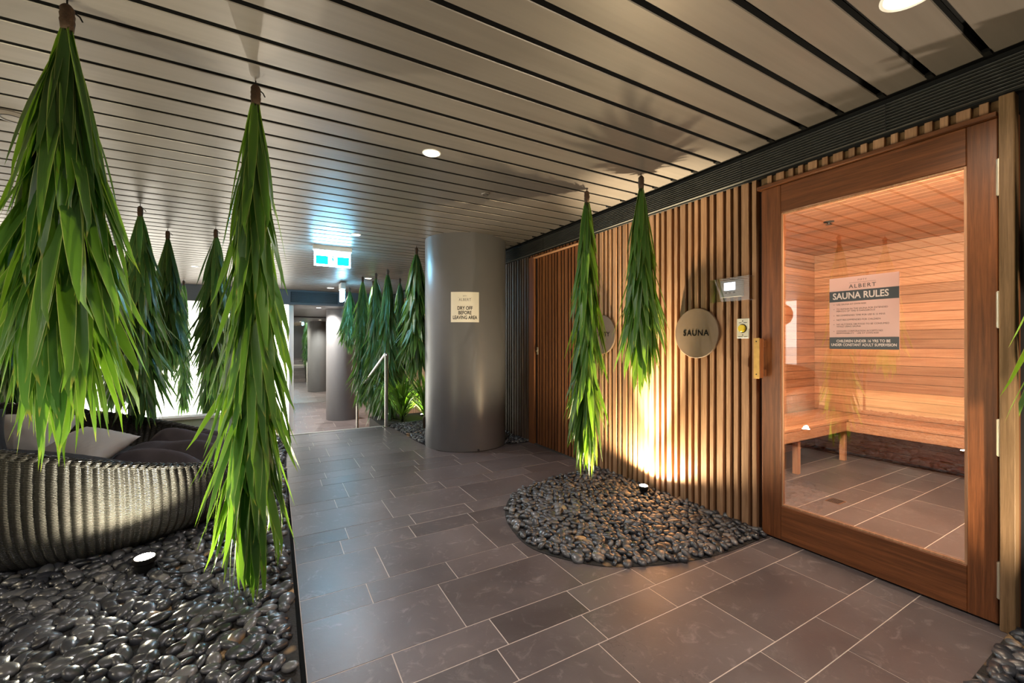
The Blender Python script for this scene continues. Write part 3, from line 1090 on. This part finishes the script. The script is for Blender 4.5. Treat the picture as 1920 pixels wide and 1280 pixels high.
downlight(.90, 2.67, .05, 'small bright downlight in the middle of the slatted ceiling', power=DOWN_W)
downlight(1.98, .60, .078, 'large cream downlight near the top right corner of the ceiling', power=DOWN_W * .75, lens=emit('cream_lens', (1, .82, .5), 1.2), col=(1, .82, .62))
downlight(.82, 5.13, .045, 'small downlight just behind the large glowing exit sign')
downlight(1.59, 8.53, .06, 'downlight near the tops of the hanging plants by the stairs')
downlight(1.12, 10.46, .07, 'farthest lit downlight in the slatted ceiling before the bulkhead')
downlight(-1.15, 8.6, .045, 'downlight behind the hanging plants above the pale ledge', power=DOWN_W * .5)
downlight(1.6, 14.0, .06, 'downlight in the lowered ceiling close to the far mirror', z=2.15, power=DOWN_W * 7, col=(1, .94, .86))
downlight(1.0, 12.0, .06, 'downlight in the lowered ceiling beside the far grey column', z=2.15, power=DOWN_W * 7, col=(1, .94, .86))
for (x, y, q) in ((.4, -1.0, 'over the tiles nearest behind the viewpoint'), (1.4, -2.6, 'by the rear wall of the lobby'),
                  (-1.6, -1.2, 'over the bare bed behind the viewpoint'), (-1.0, .6, 'above the pebbles left of the viewpoint')):
    downlight(x, y, .05, 'added unseen fill downlight ' + q, group='added fill downlights outside the frame')  # unseen downlights, added as ambient fill for the lobby
for (x, y, q) in ((-5.5, 1.0, 'nearest the rear wall'), (-5.5, 4.0, 'in the middle'), (-5.5, 7.5, 'nearest the white lit wall')):
    downlight(x, y, .06, 'ceiling downlight over the bright lounge, ' + q, group='downlights over the lounge', power=LOUNGE_W, col=(1, .86, .62))
for (x, y, r, lb, cat) in ((1.54, 3.17, .036, 'small round smoke sensor on the ceiling near the plant shadows', 'smoke detector'),
                           (-1.26, 3.38, .085, 'round flush speaker ring in the ceiling at the far left', 'speaker')):
    o = tag(link(cat.replace(' ', '_'), MB().lathe([(r, .004), (r, -.006), (r * .85, -.012), (r * .6, -.014)], 0, 0, 32).mesh('disc', M['slat'], 'auto'), None, (x, y, CEIL)), lb, cat)
    link('ring', MB().lathe([(r * .62, -.013), (r * .62, -.0165), (r * .55, -.0165), (r * .55, -.013)], 0, 0, 32, True).mesh('ring', M['dark_metal'], 'auto'), o)

# ------------------------------------------------------------------ the lounge side, seen in reflections
cw = struct('wall_left', MB().box(-8.2, -8.1, -4, LIT_Y, 0, CEIL), M['bulkhead'])
n = 120
m = MB()
for i in range(n + 1):
    yv = 6.7 + 4.4 * i / n
    xv = -7.95 + .04 * sin(i * 1.3) + .02 * sin(i * .5)
    m.v += [(xv, yv, .02), (xv, yv, CEIL - .01)]
for i in range(n):
    m.f.append((2 * i, 2 * i + 2, 2 * i + 3, 2 * i + 1))
tag(link('sheer_curtain', m.mesh('sheer_curtain', M['curtain'], True)), 'backlit white sheer curtain along the lounge, seen mirrored in the door glass', 'curtain')
struct('wall_front', MB().box(-8.2, 2.93, -4.1, -4.0, -.05, CEIL), M['concrete'])
gb = tag(empty('glass_balustrade', (-3.8, 3, 0)), 'clear glass screen with slim posts between pebbles and lounge', 'glass screen')
for i in range(4):
    y0 = -1.0 + i * 1.5
    link('pane', MB().box(-.006, .006, y0 - 3 + .03, y0 + 1.47 - 3, .06, 1.15).mesh('pane', M['glass']), gb)
    link('post', MB().cbox(-.02, .02, y0 - 3 - .02, y0 - 3 + .02, 0, 1.2, .003).mesh('post', M['chrome']), gb)
rl = tag(empty('pendant_lantern', (-2.45, 4.25, 1.75)), 'round glossy red pendant lantern mirrored at the left edge of the sauna glass', 'lantern')
link('shade', MB().lathe([(.02, .2), (.09, .185), (.16, .13), (.195, .04), (.195, -.04), (.16, -.13), (.09, -.185), (.03, -.2)], 0, 0, 40).mesh('shade', M['red'], 'auto'), rl)
link('cord', MB().tube([(0, 0, .2), (0, 0, .75)], .004, 8).mesh('cord', M['black']), rl)

# ------------------------------------------------------------------ pebble beds
def ico(sub):
    import bmesh
    bm = bmesh.new()
    bmesh.ops.create_icosphere(bm, subdivisions=sub, radius=1)
    v = np.array([x.co[:] for x in bm.verts]); f = np.array([[x.index for x in q.verts] for q in bm.faces])
    bm.free()
    return v, f


rng = np.random.default_rng(5)
def pebble_shape(v, seed):
    r = np.random.default_rng(seed)
    w_ = v.copy()
    for _ in range(4):
        d = r.normal(size=3); d /= np.linalg.norm(d)
        w_ += np.outer(np.clip(v @ d, 0, 1) ** 2, d) * r.uniform(-.22, .18)
    return w_


V2, F2 = ico(2)
V1, F1 = ico(2 - 1)
PEB = []
for k in range(10):
    me = bpy.data.meshes.new('pebble')
    me.from_pydata(pebble_shape(V2, 100 + k).tolist(), [], F2.tolist())
    me.polygons.foreach_set('use_smooth', [True] * len(me.polygons))
    me.materials.append(M['pebble'])
    PEB.append(me)
shapes1 = [pebble_shape(V1, 200 + k) for k in range(14)]
camR = cam_o.rotation_euler.to_matrix().transposed()


def in_frame(p, mrg=0.02):
    c = camR @ (Vector(p) - CAM)
    if c.z > -.1: return 0
    x, y_ = c.x / -c.z * 786.5 / 1920, c.y / -c.z * 786.5 / 1920
    return 1 / (-c.z) if abs(x) < .5 + mrg and abs(y_) < .3333 + mrg else 0


def pebble_bed(poly, label, size, holes=(), clip=None, nind=300, edge_w=.004, base=True):
    xs = [p[0] for p in poly]; ys = [p[1] for p in poly]
    m = MB().prism(poly, -.012, .004)
    bed = tag(link('pebble_bed', m.mesh('pebble_bed', M['bed'])), label, 'pebble bed')
    # slim dark edging strip
    cell = size * .80
    pts = []
    y = min(ys); row = 0
    while y < max(ys):
        x = min(xs) + (row % 2) * cell / 2
        while x < max(xs):
            px = x + random.uniform(-.28, .28) * cell; py = y + random.uniform(-.28, .28) * cell
            if in_poly(px, py, poly) and in_poly(px + size * .28, py, poly) and in_poly(px - size * .28, py, poly) \
                    and not any((px - h[0]) ** 2 + (py - h[1]) ** 2 < h[2] ** 2 for h in holes) and (clip is None or clip(px, py)):
                pts.append((px, py))
            x += cell
        y += cell * .80
        row += 1
    data = []
    for (x, y) in pts:
        L = size * random.uniform(.40, .68)
        data.append((x, y, .008 + random.uniform(0, .013), L, L * random.uniform(.58, .85), L * random.uniform(.40, .62),
                     random.uniform(0, 2 * pi), random.gauss(0, .32), random.gauss(0, .32)))
    sc_ = sorted(range(len(data)), key=lambda i: -in_frame(data[i][:3], -.005) * data[i][3])
    ind = set(i for i in sc_[:nind] if in_frame(data[i][:3]) > 0)
    for i in ind:
        d = data[i]
        o = link('pebble', PEB[i % 10], bed, d[:3])
        o.scale = d[3:6]
        o.rotation_euler = (d[7], d[8], d[6])
    rest = [d for i, d in enumerate(data) if i not in ind]
    if rest:
        VV, FF = [], []
        nb = len(V1)
        for q, d in enumerate(rest):
            R = np.array(Matrix.Rotation(d[6], 3, 'Z') @ Matrix.Rotation(d[8], 3, 'Y') @ Matrix.Rotation(d[7], 3, 'X'))
            VV.append((shapes1[q % 14] * np.array(d[3:6])) @ R.T + np.array(d[:3]))
            FF.append(F1 + q * nb)
        VV = np.concatenate(VV); FF = np.concatenate(FF)
        me = bpy.data.meshes.new('small_pebbles')
        me.vertices.add(len(VV)); me.vertices.foreach_set('co', VV.ravel())
        me.loops.add(FF.size); me.loops.foreach_set('vertex_index', FF.ravel())
        me.polygons.add(len(FF)); me.polygons.foreach_set('loop_start', np.arange(0, FF.size, 3))
        me.polygons.foreach_set('use_smooth', np.ones(len(FF), bool))
        me.update(calc_edges=True)
        me.materials.append(M['pebble'])
        o = link('loose_pebbles', me, bed); o['kind'] = 'stuff'
    return bed


DB = (-1.07, 4.05)      # centre of the daybed
UP1 = (-.61, 2.95)
pebble_bed(LEFT, 'long bed of black pebbles under the round wicker daybed', .078,
           holes=[(DB[0], DB[1], .74), (*UP1, .045), (.0, 5.75, .05)],
           clip=lambda x, y: y > .75 and x > -3.7)
pebble_bed(HALF, 'half-round bed of black pebbles against the pale timber battens', .062, holes=[(2.62, 2.47, .04)])
pebble_bed(COLBED, 'bed of dark pebbles wrapped round the foot of the large grey column', .055, holes=[(COL[0], COL[1], COLR + .005)], nind=200,
           clip=lambda x, y: x < 2.2 or y < 5.2)
pebble_bed(CORNER, 'corner bed of black pebbles beyond the sauna door post', .066, nind=60, clip=lambda x, y: y > -.8)
M['edging'] = plain('black_edging', (.006, .006, .006), .8, spec=.05)
struct('trim_8', MB().box(.086, .1035, -4, 3.2, -.02, .004).box(.098, .1035, 3.2, 4.7, -.02, .004).box(.098, .1035, 4.7, 6.39, -.02, .003), M['edging'])

# ------------------------------------------------------------------ uplights
def uplight(x, y, z, label, direction, power, color=(1, .80, .50), angle=150, r=.03):
    e = tag(empty('garden_uplight', (x, y, z)), label, 'uplight')
    link('body', MB().lathe([(r * 1.0, -z + .0), (r * 1.0, -.03), (r * 1.25, -.022), (r * 1.25, .003), (r * 1.05, .003), (r * 1.05, -.004)], 0, 0, 28).mesh('body', M['dark_metal'], 'auto'), e)
    link('lens', MB().lathe([(r, -.004), (r, .004), (r * .7, .009)], 0, 0, 28).mesh('lens', M['up_lens'], 'auto'), e)
    spot('uplight_beam', (x, y, z + .02), direction, power, color, angle, .35, .025)
    return e


uplight(UP1[0], UP1[1], .09, 'bright uplight in the pebbles right in front of the wicker daybed', (-.05, -.30, 1), UP_W * .9, (1, .90, .66), 174, .042)
u2 = uplight(2.64, 2.47, .07, 'bright uplight in the half-round pebble bed at the foot of the battens', (-.02, 0, 1), UP_W * 1.3, (1, .80, .48), 165, .032)
spot('uplight_core', (2.64, 2.47, .095), (.085, .0, 1), UP_W * 9, (1, .80, .50), 44, .9, .02)
uplight(.0, 5.75, .07, 'uplight at the far end of the long pebble bed behind the tallest plant', (.05, .05, 1), UP_W * .6, (1, .92, .75), 150)
uplight(-2.1, 1.6, .07, 'added unseen fill uplight in the pebbles just left of the view below the nearest plant', (.25, .1, 1), UP_W * .9, (1, .90, .62), 150)  # added out of view to fill the left of the ceiling
uplight(-.95, 1.55, .07, 'uplight directly under the nearest hanging plant, below the picture edge', (.12, .22, 1), UP_W * .8, (1, .92, .62), 130)
uplight(2.30, -.25, .07, 'added unseen fill uplight in the corner pebble bed beyond the sauna door', (-.1, .2, 1), UP_W * 1.5, (1, .84, .62), 150)  # unseen lamp, added to brighten the ceiling on the right
uplight(2.2, 7.0, .02, 'uplight among the plants beside the steps', (-.1, .2, 1), UP_W * .6, (1, .90, .66), 150)

# ------------------------------------------------------------------ hanging plants
def leaf_geo(seed, segs=8, width=1.0):
    r = random.Random(seed)
    bend = r.uniform(-.10, .16); side = r.uniform(-.05, .05); tw = r.uniform(-.5, .5)
    v, f, uv = [], [], []
    for i in range(segs + 1):
        s = i / segs
        if s < .35:
            wv = .42 + .58 * sin(pi / 2 * s / .35)
        else:
            wv = max(0.0, 1 - ((s - .35) / .65) ** 2.1)
        wv *= .5
        cx = -bend * (s * s) + .03 * sin(pi * s)
        cy = side * s * s
        a = tw * s
        if i == segs:
            v.append((cx, cy, -s)); uv.append((.5, 1))
        else:
            for q, dn in ((-1, .0), (0, -.16), (1, .0)):
                wx = wv * q
                v.append(((cx, wx, dn * wv * 1.0, a), s)); uv.append((.5 + q * .5, s))
    return v, f, uv


def leaf_arrays(seed, length, width, segs=8):
    v, _, uv = leaf_geo(seed, segs)
    P = []
    for item in v:
        if isinstance(item[0], tuple):
            (cx, wx, dn, a), s = item
            # width lies along Y, fold goes inward along -X
            x = cx * length + (wx * width) * sin(a) + dn * width * cos(a)
            y = (wx * width) * cos(a) - dn * width * sin(a)
            P.append((x, y, -s * length))
        else:
            P.append((item[0] * length, item[1] * length, item[2] * length))
    F = []
    for i in range(segs - 1):
        b = 3 * i
        F.append((b, b + 1, b + 4, b + 3)); F.append((b + 1, b + 2, b + 5, b + 4))
    b = 3 * (segs - 1)
    F.append((b, b + 1, b + 3)); F.append((b + 1, b + 2, b + 3))
    return P, F, uv


def make_leaf_mesh(seed, mat, segs=8):
    P, F, uv = leaf_arrays(seed, .5, .052, segs)
    me = bpy.data.meshes.new('leaf')
    me.from_pydata(P, [], F)
    ul = me.uv_layers.new(name='UVMap')
    for lp in me.loops:
        ul.data[lp.index].uv = uv[lp.vertex_index]
    me.polygons.foreach_set('use_smooth', [True] * len(me.polygons))
    me.materials.append(mat)
    return me


LEAVES = [make_leaf_mesh(k, M['leaf']) for k in range(12)]
LEAVES_F = [make_leaf_mesh(k + 40, M['leaf_far'], 6) for k in range(10)]


def plant_spec(ztop, zbot, rad, n, length, rnd, flare=1.0):
    """list of (z, phi, tilt, base radius, scale length, scale width, roll)"""
    out = []
    zt = ztop - .085
    zb = zbot + length * .93
    hgt_ = ztop - zbot
    for i in range(n):
        u = i / (n - 1)
        z = zt - (zt - zb) * (u ** .92)
        L = length * rnd.uniform(.82, 1.12)
        g = min(1.0, (zt - z) / .45)
        if u < .06:
            g = 0
        mid = max(0.0, zt - z) + L * .75          # how far below the binding the tip hangs
        target = rad * min(1.0, .34 + .66 * (mid - .35) / max(.5, hgt_ * .62)) if mid > .35 else rad * .34
        tilt = math.asin(min(.75, target / L * rnd.uniform(.42, 1.14)))
        if u > .72:
            tilt *= 1 - .45 * (u - .72) / .28
        if u > .90:
            tilt *= rnd.uniform(.15, 1.05)
        out.append((z, i * 2.39996 + rnd.uniform(-.35, .35), tilt * flare, .012 + .010 * g, L / .5, rnd.uniform(.8, 1.15) * (.85 + .15 * g), rnd.uniform(-.45, .45)))
    return out


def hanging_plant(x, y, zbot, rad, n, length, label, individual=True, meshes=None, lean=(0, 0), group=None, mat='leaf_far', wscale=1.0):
    rnd = random.Random(hash((round(x, 2), round(y, 2))) % 99991)
    meshes = meshes or LEAVES
    root = tag(empty('hanging_plant', (x, y, CEIL)), label, 'hanging plant', group)
    spec = plant_spec(0, zbot - CEIL, rad, n, length, rnd)
    hgt = CEIL - zbot
    def cx(z):       # lean of the whole bunch
        f_ = -z / hgt
        return lean[0] * f_, lean[1] * f_
    zb = -hgt + length * .9
    link('stem', MB().tube([(0, 0, -.05), (*cx(zb / 2), zb / 2), (*cx(zb), zb)], [.016, .014, .008], 8).mesh('stem', M['stem'], True), root)
    wr_ = MB()
    zs = [-.02, -.028, -.036, -.050, -.058, -.072, -.080, -.095, -.115]
    wr_.lathe([(r_, z_) for r_, z_ in zip([.010, .017, .021, .020, .022, .020, .022, .020, .018], zs)], 0, 0, 14)
    b_ = link('binding', wr_.mesh('binding', M['wrap'], True), root)
    link('hook', MB().tube([(0, 0, -.02), (0, 0, .01)], .003, 6).tube([(.0, 0, -.03), (.03, .012, -.045), (.038, .01, -.062)], .003, 6).mesh('hook', M['dark_metal']), b_)
    if individual:
        for (z, ph_, ti, br, sl, sw, ro) in spec:
            o = link('leaf', meshes[rnd.randrange(len(meshes))], root)
            lx, ly = cx(z)
            o.location = (lx + br * cos(ph_), ly + br * sin(ph_), z)
            mtx = Matrix.Rotation(ph_, 3, 'Z') @ Matrix.Rotation(-ti, 3, 'Y') @ Matrix.Rotation(ro, 3, 'Z')
            o.rotation_euler = mtx.to_euler()
            o.scale = (sw * wscale, sw * wscale, sl)
    else:
        P, F, UV = [], [], []
        for q, (z, ph_, ti, br, sl, sw, ro) in enumerate(spec):
            p, f, uv = leaf_arrays(rnd.randrange(1000), .5 * sl, .050 * sw * wscale, 4)
            mtx = Matrix.Rotation(ph_, 3, 'Z') @ Matrix.Rotation(-ti, 3, 'Y') @ Matrix.Rotation(ro, 3, 'Z')
            lx, ly = cx(z)
            off = Vector((lx + br * cos(ph_), ly + br * sin(ph_), z))
            b = len(P)
            P += [tuple(mtx @ Vector(a) + off) for a in p]
            F += [tuple(b + i for i in g_) for g_ in f]
            UV += uv
        me = bpy.data.meshes.new('foliage')
        me.from_pydata(P, [], F)
        ul = me.uv_layers.new(name='UVMap')
        arr = np.array(UV, dtype=np.float32)
        idx = np.empty(len(me.loops), dtype=np.int32); me.loops.foreach_get('vertex_index', idx)
        ul.data.foreach_set('uv', arr[idx].ravel())
        me.polygons.foreach_set('use_smooth', [True] * len(me.polygons))
        me.materials.append(M[mat])
        o = link('foliage', me, root); o['kind'] = 'stuff'
    return root


hanging_plant(-.66, 2.13, .86, .255, 290, .58, 'nearest hanging plant, broad glowing yellow-green leaves above the daybed', lean=(-.02, -.01), wscale=.98)
hanging_plant(-.08, 2.35, .035, .215, 300, .56, 'tallest hanging plant reaching down to the pebbles beside the tiled path', lean=(-.03, 0), wscale=.86)
hanging_plant(2.21, 2.67, .17, .19, 300, .50, 'longer of the two hanging plants in front of the pale battens, left one', lean=(0, .0), wscale=.74)
hanging_plant(2.36, 2.23, .92, .205, 280, .50, 'shorter of the two hanging plants before the battens, right above the uplight', wscale=.76)
hanging_plant(2.50, .27, .66, .20, 170, .50, 'hanging plant at the right picture edge beyond the sauna door post', wscale=1.0)
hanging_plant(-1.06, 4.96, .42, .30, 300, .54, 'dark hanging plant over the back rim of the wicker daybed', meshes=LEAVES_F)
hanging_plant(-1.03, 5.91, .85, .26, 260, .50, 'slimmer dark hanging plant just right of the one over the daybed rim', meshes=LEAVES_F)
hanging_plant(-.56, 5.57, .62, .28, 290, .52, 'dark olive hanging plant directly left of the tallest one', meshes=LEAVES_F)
# farther ones, leaves too small to pick apart
S = dict(individual=False)
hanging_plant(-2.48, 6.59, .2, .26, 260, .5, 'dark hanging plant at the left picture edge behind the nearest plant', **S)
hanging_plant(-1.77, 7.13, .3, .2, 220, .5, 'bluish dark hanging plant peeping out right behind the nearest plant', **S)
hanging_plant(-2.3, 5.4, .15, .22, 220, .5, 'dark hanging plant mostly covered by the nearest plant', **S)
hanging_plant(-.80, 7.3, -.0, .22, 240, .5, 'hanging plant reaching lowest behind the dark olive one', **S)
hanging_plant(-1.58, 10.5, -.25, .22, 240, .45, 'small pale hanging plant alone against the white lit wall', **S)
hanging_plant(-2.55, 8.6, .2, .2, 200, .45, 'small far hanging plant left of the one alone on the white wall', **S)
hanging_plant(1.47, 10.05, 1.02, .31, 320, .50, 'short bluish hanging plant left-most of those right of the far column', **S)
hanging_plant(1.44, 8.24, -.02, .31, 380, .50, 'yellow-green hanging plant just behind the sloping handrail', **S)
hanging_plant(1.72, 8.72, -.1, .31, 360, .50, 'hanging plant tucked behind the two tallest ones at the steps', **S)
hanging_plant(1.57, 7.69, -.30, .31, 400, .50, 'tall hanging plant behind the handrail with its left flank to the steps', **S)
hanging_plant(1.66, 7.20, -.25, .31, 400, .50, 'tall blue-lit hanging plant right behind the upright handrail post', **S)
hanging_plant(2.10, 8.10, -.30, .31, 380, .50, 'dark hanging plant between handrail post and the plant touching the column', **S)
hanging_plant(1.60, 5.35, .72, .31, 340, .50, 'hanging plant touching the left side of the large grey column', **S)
hanging_plant(-3.1, 3.2, .7, .22, 180, .5, 'hanging plant over the lounge side of the pebbles, outside the view', **S)
hanging_plant(-2.6, 1.1, .8, .22, 180, .5, 'hanging plant left of the viewpoint, seen mirrored in the door glass', **S)


def bush(x, y, z, h, n, label, group=None):
    rnd = random.Random(int(x * 1000))
    root = tag(empty('potted_yucca', (x, y, z)), label, 'shrub', group)
    root.name = 'yucca_shrub'
    P, F, UV = [], [], []
    for i in range(n):
        L = h * rnd.uniform(.45, .75)
        zb = rnd.uniform(.05, .5) * h
        ph_ = i * 2.4 + rnd.uniform(-.3, .3)
        ti = rnd.uniform(.25, 1.15)
        p, f, uv = leaf_arrays(rnd.randrange(1000), L, .030, 4)
        mtx = Matrix.Rotation(ph_, 3, 'Z') @ Matrix.Rotation(pi - ti, 3, 'Y')
        mtx = Matrix.Rotation(ph_, 3, 'Z') @ Matrix.Rotation(ti - pi, 3, 'Y')
        off = Vector((.02 * cos(ph_), .02 * sin(ph_), zb))
        b = len(P)
        P += [tuple(mtx @ Vector(a) + off) for a in p]
        F += [tuple(b + j for j in g_) for g_ in f]
        UV += uv
    me = bpy.data.meshes.new('foliage')
    me.from_pydata(P, [], F)
    ul = me.uv_layers.new(name='UVMap')
    arr = np.array(UV, dtype=np.float32)
    idx = np.empty(len(me.loops), dtype=np.int32); me.loops.foreach_get('vertex_index', idx)
    ul.data.foreach_set('uv', arr[idx].ravel())
    me.polygons.foreach_set('use_smooth', [True] * len(me.polygons))
    me.materials.append(M['leaf'])
    o = link('foliage', me, root); o['kind'] = 'stuff'
    link('trunk', MB().tube([(0, 0, 0), (0, 0, h * .55)], [.022, .014], 8).mesh('trunk', M['stem'], True), root)


bush(1.80, 6.80, -.05, .85, 110, 'green yucca shrub growing behind the column pebbles, nearest the handrail')
bush(2.20, 6.85, -.05, .90, 120, 'green yucca shrub growing between the column and the timber wall')
bush(2.0, 7.35, -.05, .65, 90, 'low yucca shrub growing behind the other two beside the steps')

# ------------------------------------------------------------------ round wicker daybed
dbd = tag(empty('wicker_daybed', (DB[0], DB[1], 0)), 'large round charcoal wicker daybed standing on black pebbles', 'daybed')
NR = 138
NA = NR * 8
def rimh(th):
    return .600 - .262 * np.cos(th) - .036 * np.sin(th)


def shell(profile, sign, name, lean=.35):
    pr = np.array(profile)
    th = np.arange(NA) * 2 * pi / NA
    V = []
    zmin, zmax = pr[:, 1].min(), pr[:, 1].max()
    for r_, z_ in profile:
        t_ = (z_ - zmin) / (zmax - zmin)
        ph_ = th * NR + lean * 5 * t_ * 1.0
        rib = np.abs(np.cos(ph_ / 2 * 1.0)) if False else (0.5 + .5 * np.cos(ph_))
        rr = r_ + sign * .013 * (rib ** .6)
        rise = z_ * rimh(th) / .56
        V.append(np.stack([rr * np.cos(th), rr * np.sin(th), rise], 1))
    V = np.concatenate(V)
    n_ = len(profile)
    F = []
    i = np.arange(NA)
    for k in range(n_ - 1):
        F.append(np.stack([k * NA + i, k * NA + (i + 1) % NA, (k + 1) * NA + (i + 1) % NA, (k + 1) * NA + i], 1))
    F = np.concatenate(F)
    me = bpy.data.meshes.new(name)
    me.vertices.add(len(V)); me.vertices.foreach_set('co', V.ravel())
    me.loops.add(F.size); me.loops.foreach_set('vertex_index', F.ravel().astype(np.int32))
    me.polygons.add(len(F)); me.polygons.foreach_set('loop_start', np.arange(0, F.size, 4))
    me.polygons.foreach_set('use_smooth', np.ones(len(F), bool))
    me.update(calc_edges=True)
    me.materials.append(M['wicker'])
    return me


outer = [(.76, .012), (.82, .04), (.875, .09), (.915, .15), (.938, .22), (.948, .30), (.948, .38), (.942, .45), (.930, .51), (.918, .55)]
inner = [(.66, .22), (.76, .30), (.84, .40), (.875, .47), (.892, .55)]
link('woven_body', shell(outer, 1, 'woven_body'), dbd)
link('inner_weave', shell(inner, -1, 'inner_weave'), dbd)
# braided rim
m = MB()
NS = 900
for strand in (0, 1):
    pts = []
    for k in range(NS):
        th = 2 * pi * k / NS
        a = th * 75 + strand * pi
        rise = float(rimh(th)) - .565
        pts.append(((.905 + .014 * cos(a)) * cos(th), (.905 + .014 * cos(a)) * sin(th), .560 + rise + .012 * sin(a)))
    pts.append(pts[0])
    m.tube(pts, .017, 6, False)
link('braided_rim', m.mesh('braided_rim', M['wicker'], True), dbd)
M['throw2'] = M['throw']


def wavy_disc(r, z0, z1, amp, seed, dome=.03, nr=22, na=72):
    rnd = np.random.default_rng(seed)
    k1 = rnd.uniform(3, 9, (6, 2)); p1 = rnd.uniform(0, 6, 6)
    m = MB()
    m.v.append((0, 0, z1 + dome))
    def hgt(x, y):
        return sum(amp * sin(k1[i][0] * x * (2 if r > .6 else 1.2) + k1[i][1] * y * (2 if r > .6 else 4.5) + p1[i]) / 6 for i in range(6))
    for i in range(1, nr + 1):
        rr = r * i / nr
        for k in range(na):
            a = 2 * pi * k / na
            x, y = rr * cos(a), rr * sin(a)
            e = 1 - (i / nr) ** 8
            m.v.append((x, y, z0 + (z1 - z0 + dome * (1 - (rr / r) ** 2) + hgt(x, y)) * e))
    for k in range(na):
        m.f.append((0, 1 + k, 1 + (k + 1) % na))
    for i in range(nr - 1):
        for k in range(na):
            b = 1 + i * na
            m.f.append((b + k, b + (k + 1) % na, b + na + (k + 1) % na, b + na + k))
    return m


link('mattress', wavy_disc(.84, .26, .375, .02, 3, .035).mesh('mattress', M['dark_fabric'], True), dbd)


def pillow(name, w_, h_, t_, mat, loc, rot, label, cat='cushion', sub=22, wr=.006, seed=1):
    rnd = np.random.default_rng(seed)
    kk = rnd.uniform(8, 30, (5, 2)); pp = rnd.uniform(0, 6, 5)
    m = MB()
    n_ = sub
    def pt(i, j, s):
        u = -1 + 2 * i / n_; v = -1 + 2 * j / n_
        pin = 1 - .10 * (1 - abs(u) ** 2) * (abs(v) ** 3) - .0
        pin2 = 1 - .10 * (1 - abs(v) ** 2) * (abs(u) ** 3)
        x = u * w_ / 2 * pin2; y = v * h_ / 2 * pin
        q = max(0, (1 - abs(u) ** 2.4)) ** .55 * max(0, (1 - abs(v) ** 2.4)) ** .55
        wv = sum(sin(a * u + b * v + c) for (a, b), c in zip(kk, pp)) / 5 * wr * min(1, q * 3)
        return (x, y, s * (t_ / 2 * q + wv))
    top = [[pt(i, j, 1) for j in range(n_ + 1)] for i in range(n_ + 1)]
    bot = [[pt(i, j, -1) for j in range(n_ + 1)] for i in range(n_ + 1)]
    idx = {}
    for i in range(n_ + 1):
        for j in range(n_ + 1):
            idx[(i, j, 1)] = len(m.v); m.v.append(top[i][j])
            if 0 < i < n_ and 0 < j < n_:
                idx[(i, j, 0)] = len(m.v); m.v.append(bot[i][j])
            else:
                idx[(i, j, 0)] = idx[(i, j, 1)]
    for i in range(n_):
        for j in range(n_):
            for s in (0, 1):
                m.f.append(tuple(idx[(a, b, s)] for a, b in ((i, j), (i + 1, j), (i + 1, j + 1), (i, j + 1))))
    o = link(name, m.mesh(name, M[mat], True))
    o.location = loc
    o.rotation_euler = rot
    return tag(o, label, cat)


pillow('cushion', .44, .36, .17, 'cushion', (-1.12, 3.95, .53), (radians(24), radians(8), radians(-34)), 'pale linen cushion lying tilted in the daybed, front right of the two', seed=4)
pillow('cushion', .46, .40, .17, 'cushion', (-1.50, 4.20, .60), (radians(38), radians(4), radians(-8)), 'pale linen cushion at the back left of the daybed behind the other pale one', seed=5)
pillow('seat_cushion', .80, .50, .15, 'dark_fabric', (-1.26, 3.56, .50), (radians(2), radians(10), radians(-14)), 'flat charcoal cushion lying inside the front rim of the daybed', seed=6)
pillow('bolster', .42, .36, .26, 'dark_fabric', (-1.66, 3.82, .66), (radians(65), 0, radians(30)), 'plump charcoal cushion propped at the left picture edge in the daybed', seed=7)
th = wavy_disc(.50, 0, .07, .11, 11, .03, 34, 96)
o = tag(link('throw_blanket', th.mesh('throw_blanket', M['throw'], True), None, (-.62, 4.10, .365)), 'rumpled slate purple throw spread over the right half of the daybed', 'blanket')
o.scale = (.80, 1.15, 1)
o.rotation_euler = (0, radians(4), radians(-12))
# thin black cable by the uplight
pts = [(UP1[0] + .05, UP1[1], .05), (-.50, 2.80, .045), (-.38, 2.74, .045), (-.28, 2.80, .045), (-.22, 2.92, .04), (-.20, 3.05, .03)]
tag(link('cable', MB().tube(fillet(pts, .04, 4), .004, 8).mesh('cable', M['black'], True)), 'thin black cable trailing over the pebbles from the front uplight', 'cable')
